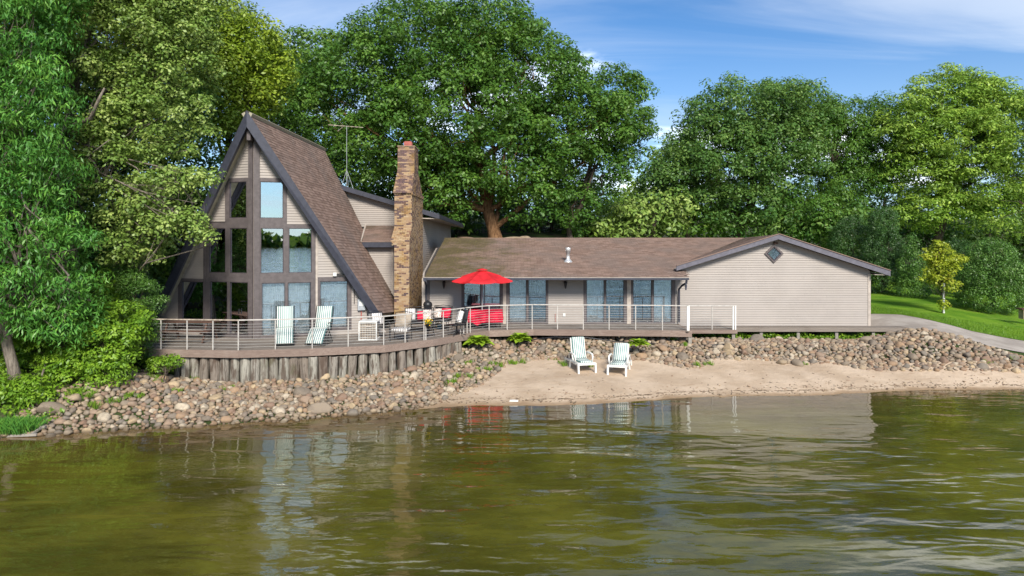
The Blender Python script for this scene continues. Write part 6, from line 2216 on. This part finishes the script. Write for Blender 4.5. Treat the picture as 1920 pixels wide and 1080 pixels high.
# draped cloth
cv, cf = [], []
nx, ny = 46, 26
x0, x1, y0, y1 = TX_ - .88, TX_ + .90, TY_ - .90, TY_ + .9
hx0, hx1, hy0, hy1 = TX_ - .58, TX_ + .82, TY_ - .44, TY_ + .44
for j in range(ny):
    for i in range(nx):
        x, y = lerp(x0, x1, i / (nx - 1)), lerp(y0, y1, j / (ny - 1))
        ox = max(hx0 - x, 0, x - hx1); oy = max(hy0 - y, 0, y - hy1)
        drop = math.hypot(ox, oy)
        dropv = max(ox, oy) + .25 * min(ox, oy)
        fold = .035 * math.sin(x * 15 + 1) * min(1, oy * 4) + .03 * math.sin(y * 17) * min(1, ox * 4)
        px = min(max(x, hx0), hx1) + (.04 + .08 * ox) * (1 if x > hx1 else -1 if x < hx0 else 0) + (fold if ox > 0 else 0)
        py = min(max(y, hy0), hy1) + (.04 + .10 * oy) * (1 if y > hy1 else -1 if y < hy0 else 0) - (fold if oy > 0 else 0)
        extra = .14 * math.exp(-((x - TX_ + .18) / .14) ** 2) if y < hy0 else 0
        cv.append((px, py, .745 - dropv * (1 + extra * 2)))
for j in range(ny - 1):
    for i in range(nx - 1):
        cf.append((j * nx + i, j * nx + i + 1, (j + 1) * nx + i + 1, (j + 1) * nx + i))
m = MB(); m.add(cv, cf); o = m.build('tablecloth', M['redcloth'], None, True)
tag(o, "bright red cloth draped over the table beneath the parasol", "tablecloth")
um = empty('parasol', (TX_, TY_, 0), 0, "open bright red parasol standing on the deck in front of the low wing", "parasol")
m = MB(); m.tube([(TX_, TY_, 0.05), (TX_, TY_, 2.50)], .022, 8); m.build('pole', M['grey'], um)
m = MB(); m.lathe([(.26, .0), (.26, .05), (.10, .10), (.04, .12), (.035, .34)], TX_, TY_, 0, 20); m.build('base', M['black'], um, True)
m = MB(); m.lathe([(.03, 1.83), (.035, 1.84), (.035, 1.94), (.03, 1.95)], TX_, TY_, 0, 8); m.build('collar', M['white'], um)
NR_ = 8; Rr = 1.38
for k in range(NR_):
    a0 = 2 * math.pi * (k + .5) / NR_ + .06; a1 = 2 * math.pi * (k + 1.5) / NR_ + .06
    m = MB(); vs = []; ns, nt_ = 7, 6
    for i in range(ns + 1):
        t = .10 + .90 * i / ns
        for j in range(nt_ + 1):
            u = j / nt_
            a = lerp(a0, a1, u); rr = Rr * t * (1 - .07 * math.sin(math.pi * u))
            z = 2.47 - .44 * t - .05 * math.sin(math.pi * u) * t * 1.0 + .02 * math.sin(math.pi * t)
            e0, e1 = Vector((math.cos(a0), math.sin(a0), 0)), Vector((math.cos(a1), math.sin(a1), 0))
            d = e0.lerp(e1, u) * rr
            vs.append((TX_ + d.x, TY_ + d.y, z))
    fs = [(i * (nt_ + 1) + j, i * (nt_ + 1) + j + 1, (i + 1) * (nt_ + 1) + j + 1, (i + 1) * (nt_ + 1) + j) for i in range(ns) for j in range(nt_)]
    base_ = ns * (nt_ + 1)
    low = []
    for j in range(nt_ + 1):
        vs.append((vs[base_ + j][0], vs[base_ + j][1], vs[base_ + j][2] - .045))
    n0 = (ns + 1) * (nt_ + 1)
    fs += [(base_ + j, base_ + j + 1, n0 + j + 1, n0 + j) for j in range(nt_)]
    m.add(vs, fs); m.build('canopy_panel', M['red'], um, True)
    m = MB(); m.tube([(TX_ + .1 * math.cos(a0), TY_ + .1 * math.sin(a0), 2.41), (TX_ + Rr * math.cos(a0) * .97, TY_ + Rr * math.sin(a0) * .97, 2.015)], .008, 4); m.build('rib', M['black'], um)
m = MB(); m.lathe([(.25, 2.455), (.24, 2.47), (.10, 2.515), (.02, 2.53)], TX_, TY_, 0, 16); m.build('vent_cap', M['red'], um, True)

# hostas: every leaf a part
def hosta(c, r, n, label, seed):
    rg = random.Random(seed)
    o = empty('hosta', c, 0, label, "hosta", "bright green hostas in the stone bank")
    me = None
    for k in range(n):
        t = k / n
        a = k * 2.399 + rg.uniform(-.2, .2)
        el = lerp(1.15, .15, t ** .8)
        L = r * lerp(.55, 1.0, t) * rg.uniform(.85, 1.15)
        if me is None:
            m = MB(); vs = []; N = 5
            for i in range(N + 1):
                s = i / N; wv = math.sin(math.pi * min(1, s * .92 + .08)) ** .8 * .27 if i < N else .01
                zz_ = .22 * math.sin(s * 2.4) - .28 * max(0, s - .5)
                vs += [(s, -wv, zz_ + .05), (s, 0, zz_), (s, wv, zz_ + .05)]
            fs = []
            for i in range(N):
                b = i * 3
                fs += [(b, b + 3, b + 4, b + 1), (b + 1, b + 4, b + 5, b + 2)]
            m.add(vs, fs); lo = m.build('leaf', M['leaf_hosta'], None, True); me = lo.data
            me.attributes['tint'].data.foreach_set("value", [.55] * len(me.polygons))
        else:
            lo = bpy.data.objects.new('leaf', me); COL.objects.link(lo)
        lo.parent = o
        lo.location = (math.cos(a) * r * .12, math.sin(a) * r * .12, .03 + (1 - t) * r * .30)
        lo.rotation_euler = Matrix.Rotation(a, 3, 'Z').to_4x4().to_euler()
        lo.rotation_euler = (rg.uniform(-.25, .25), -el * .75 + .15, a)
        lo.scale = (L, L * rg.uniform(.95, 1.25), L)


for px, py, r, n, lab, s_ in ((898, 648, .56, 70, "large hosta in the corner between the log wall and the stones", 1), (975, 628, .52, 64, "hosta just below the deck edge, left of the sun loungers", 2), (1192, 668, .44, 56, "small hosta behind the right-hand sun lounger", 3)):
    q = {898: Vector((-1.36, 27.35, 0)), 975: Vector((.34, 28.2, 0)), 1192: G(1196, 668, -.85)}[px]
    hosta((q.x, q.y, max(hz(q.x, q.y), -.58) + .10), r, n, lab, s_)

# black drain hose along the stones
hp = []
for px, py in ((905, 664), (918, 657), (940, 649), (965, 643), (986, 640), (1010, 635), (1040, 632), (1075, 633), (1100, 633), (1152, 640), (1195, 643), (1236, 646), (1290, 648), (1330, 647), (1365, 645)):
    q = G(px, py, -.5); 
    for _ in range(3): q = G(px, py, hz(q.x, q.y) + .14)
    hp.append(q)
m = MB(); m.tube(hp, .022, 7); tag(m.build('drain_hose', M['black'], None, True), "thin black hose lying along the top of the stone bank", "hose")
# driftwood and the pale frame at the left waterline, a white stick on the shore
q = G(42, 815, -1.42)
o = empty('crate', q, 0, "weathered open wooden crate lying in the water at the left shore", "crate")
for k in range(4):
    m = MB(); m.beam(q + Vector((-.30 + k * .2, -.10, .02)), q + Vector((-.24 + k * .2, .22, .14)), .05, .05); m.build('slat', M['postwood'], o)
for t in (0, 1):
    m = MB(); m.beam(q + Vector((-.38, -.12 + t * .34, .0 + t * .12)), q + Vector((.46, -.10 + t * .34, .03 + t * .12)), .07, .06); m.build('rail', M['postwood'], o)
q = G(963, 753, -1.40); m = MB(); m.hexa([q + Vector(v) for v in ((-.16, -.04, 0), (.14, -.05, 0), (.17, .05, 0), (-.12, .05, 0), (-.12, -.03, .05), (.12, -.03, .06), (.14, .04, .05), (-.1, .04, .06))]); tag(m.build('stone', M['white'], None, bevel=.02), "small white flat stone at the water's edge of the sand", "stone")
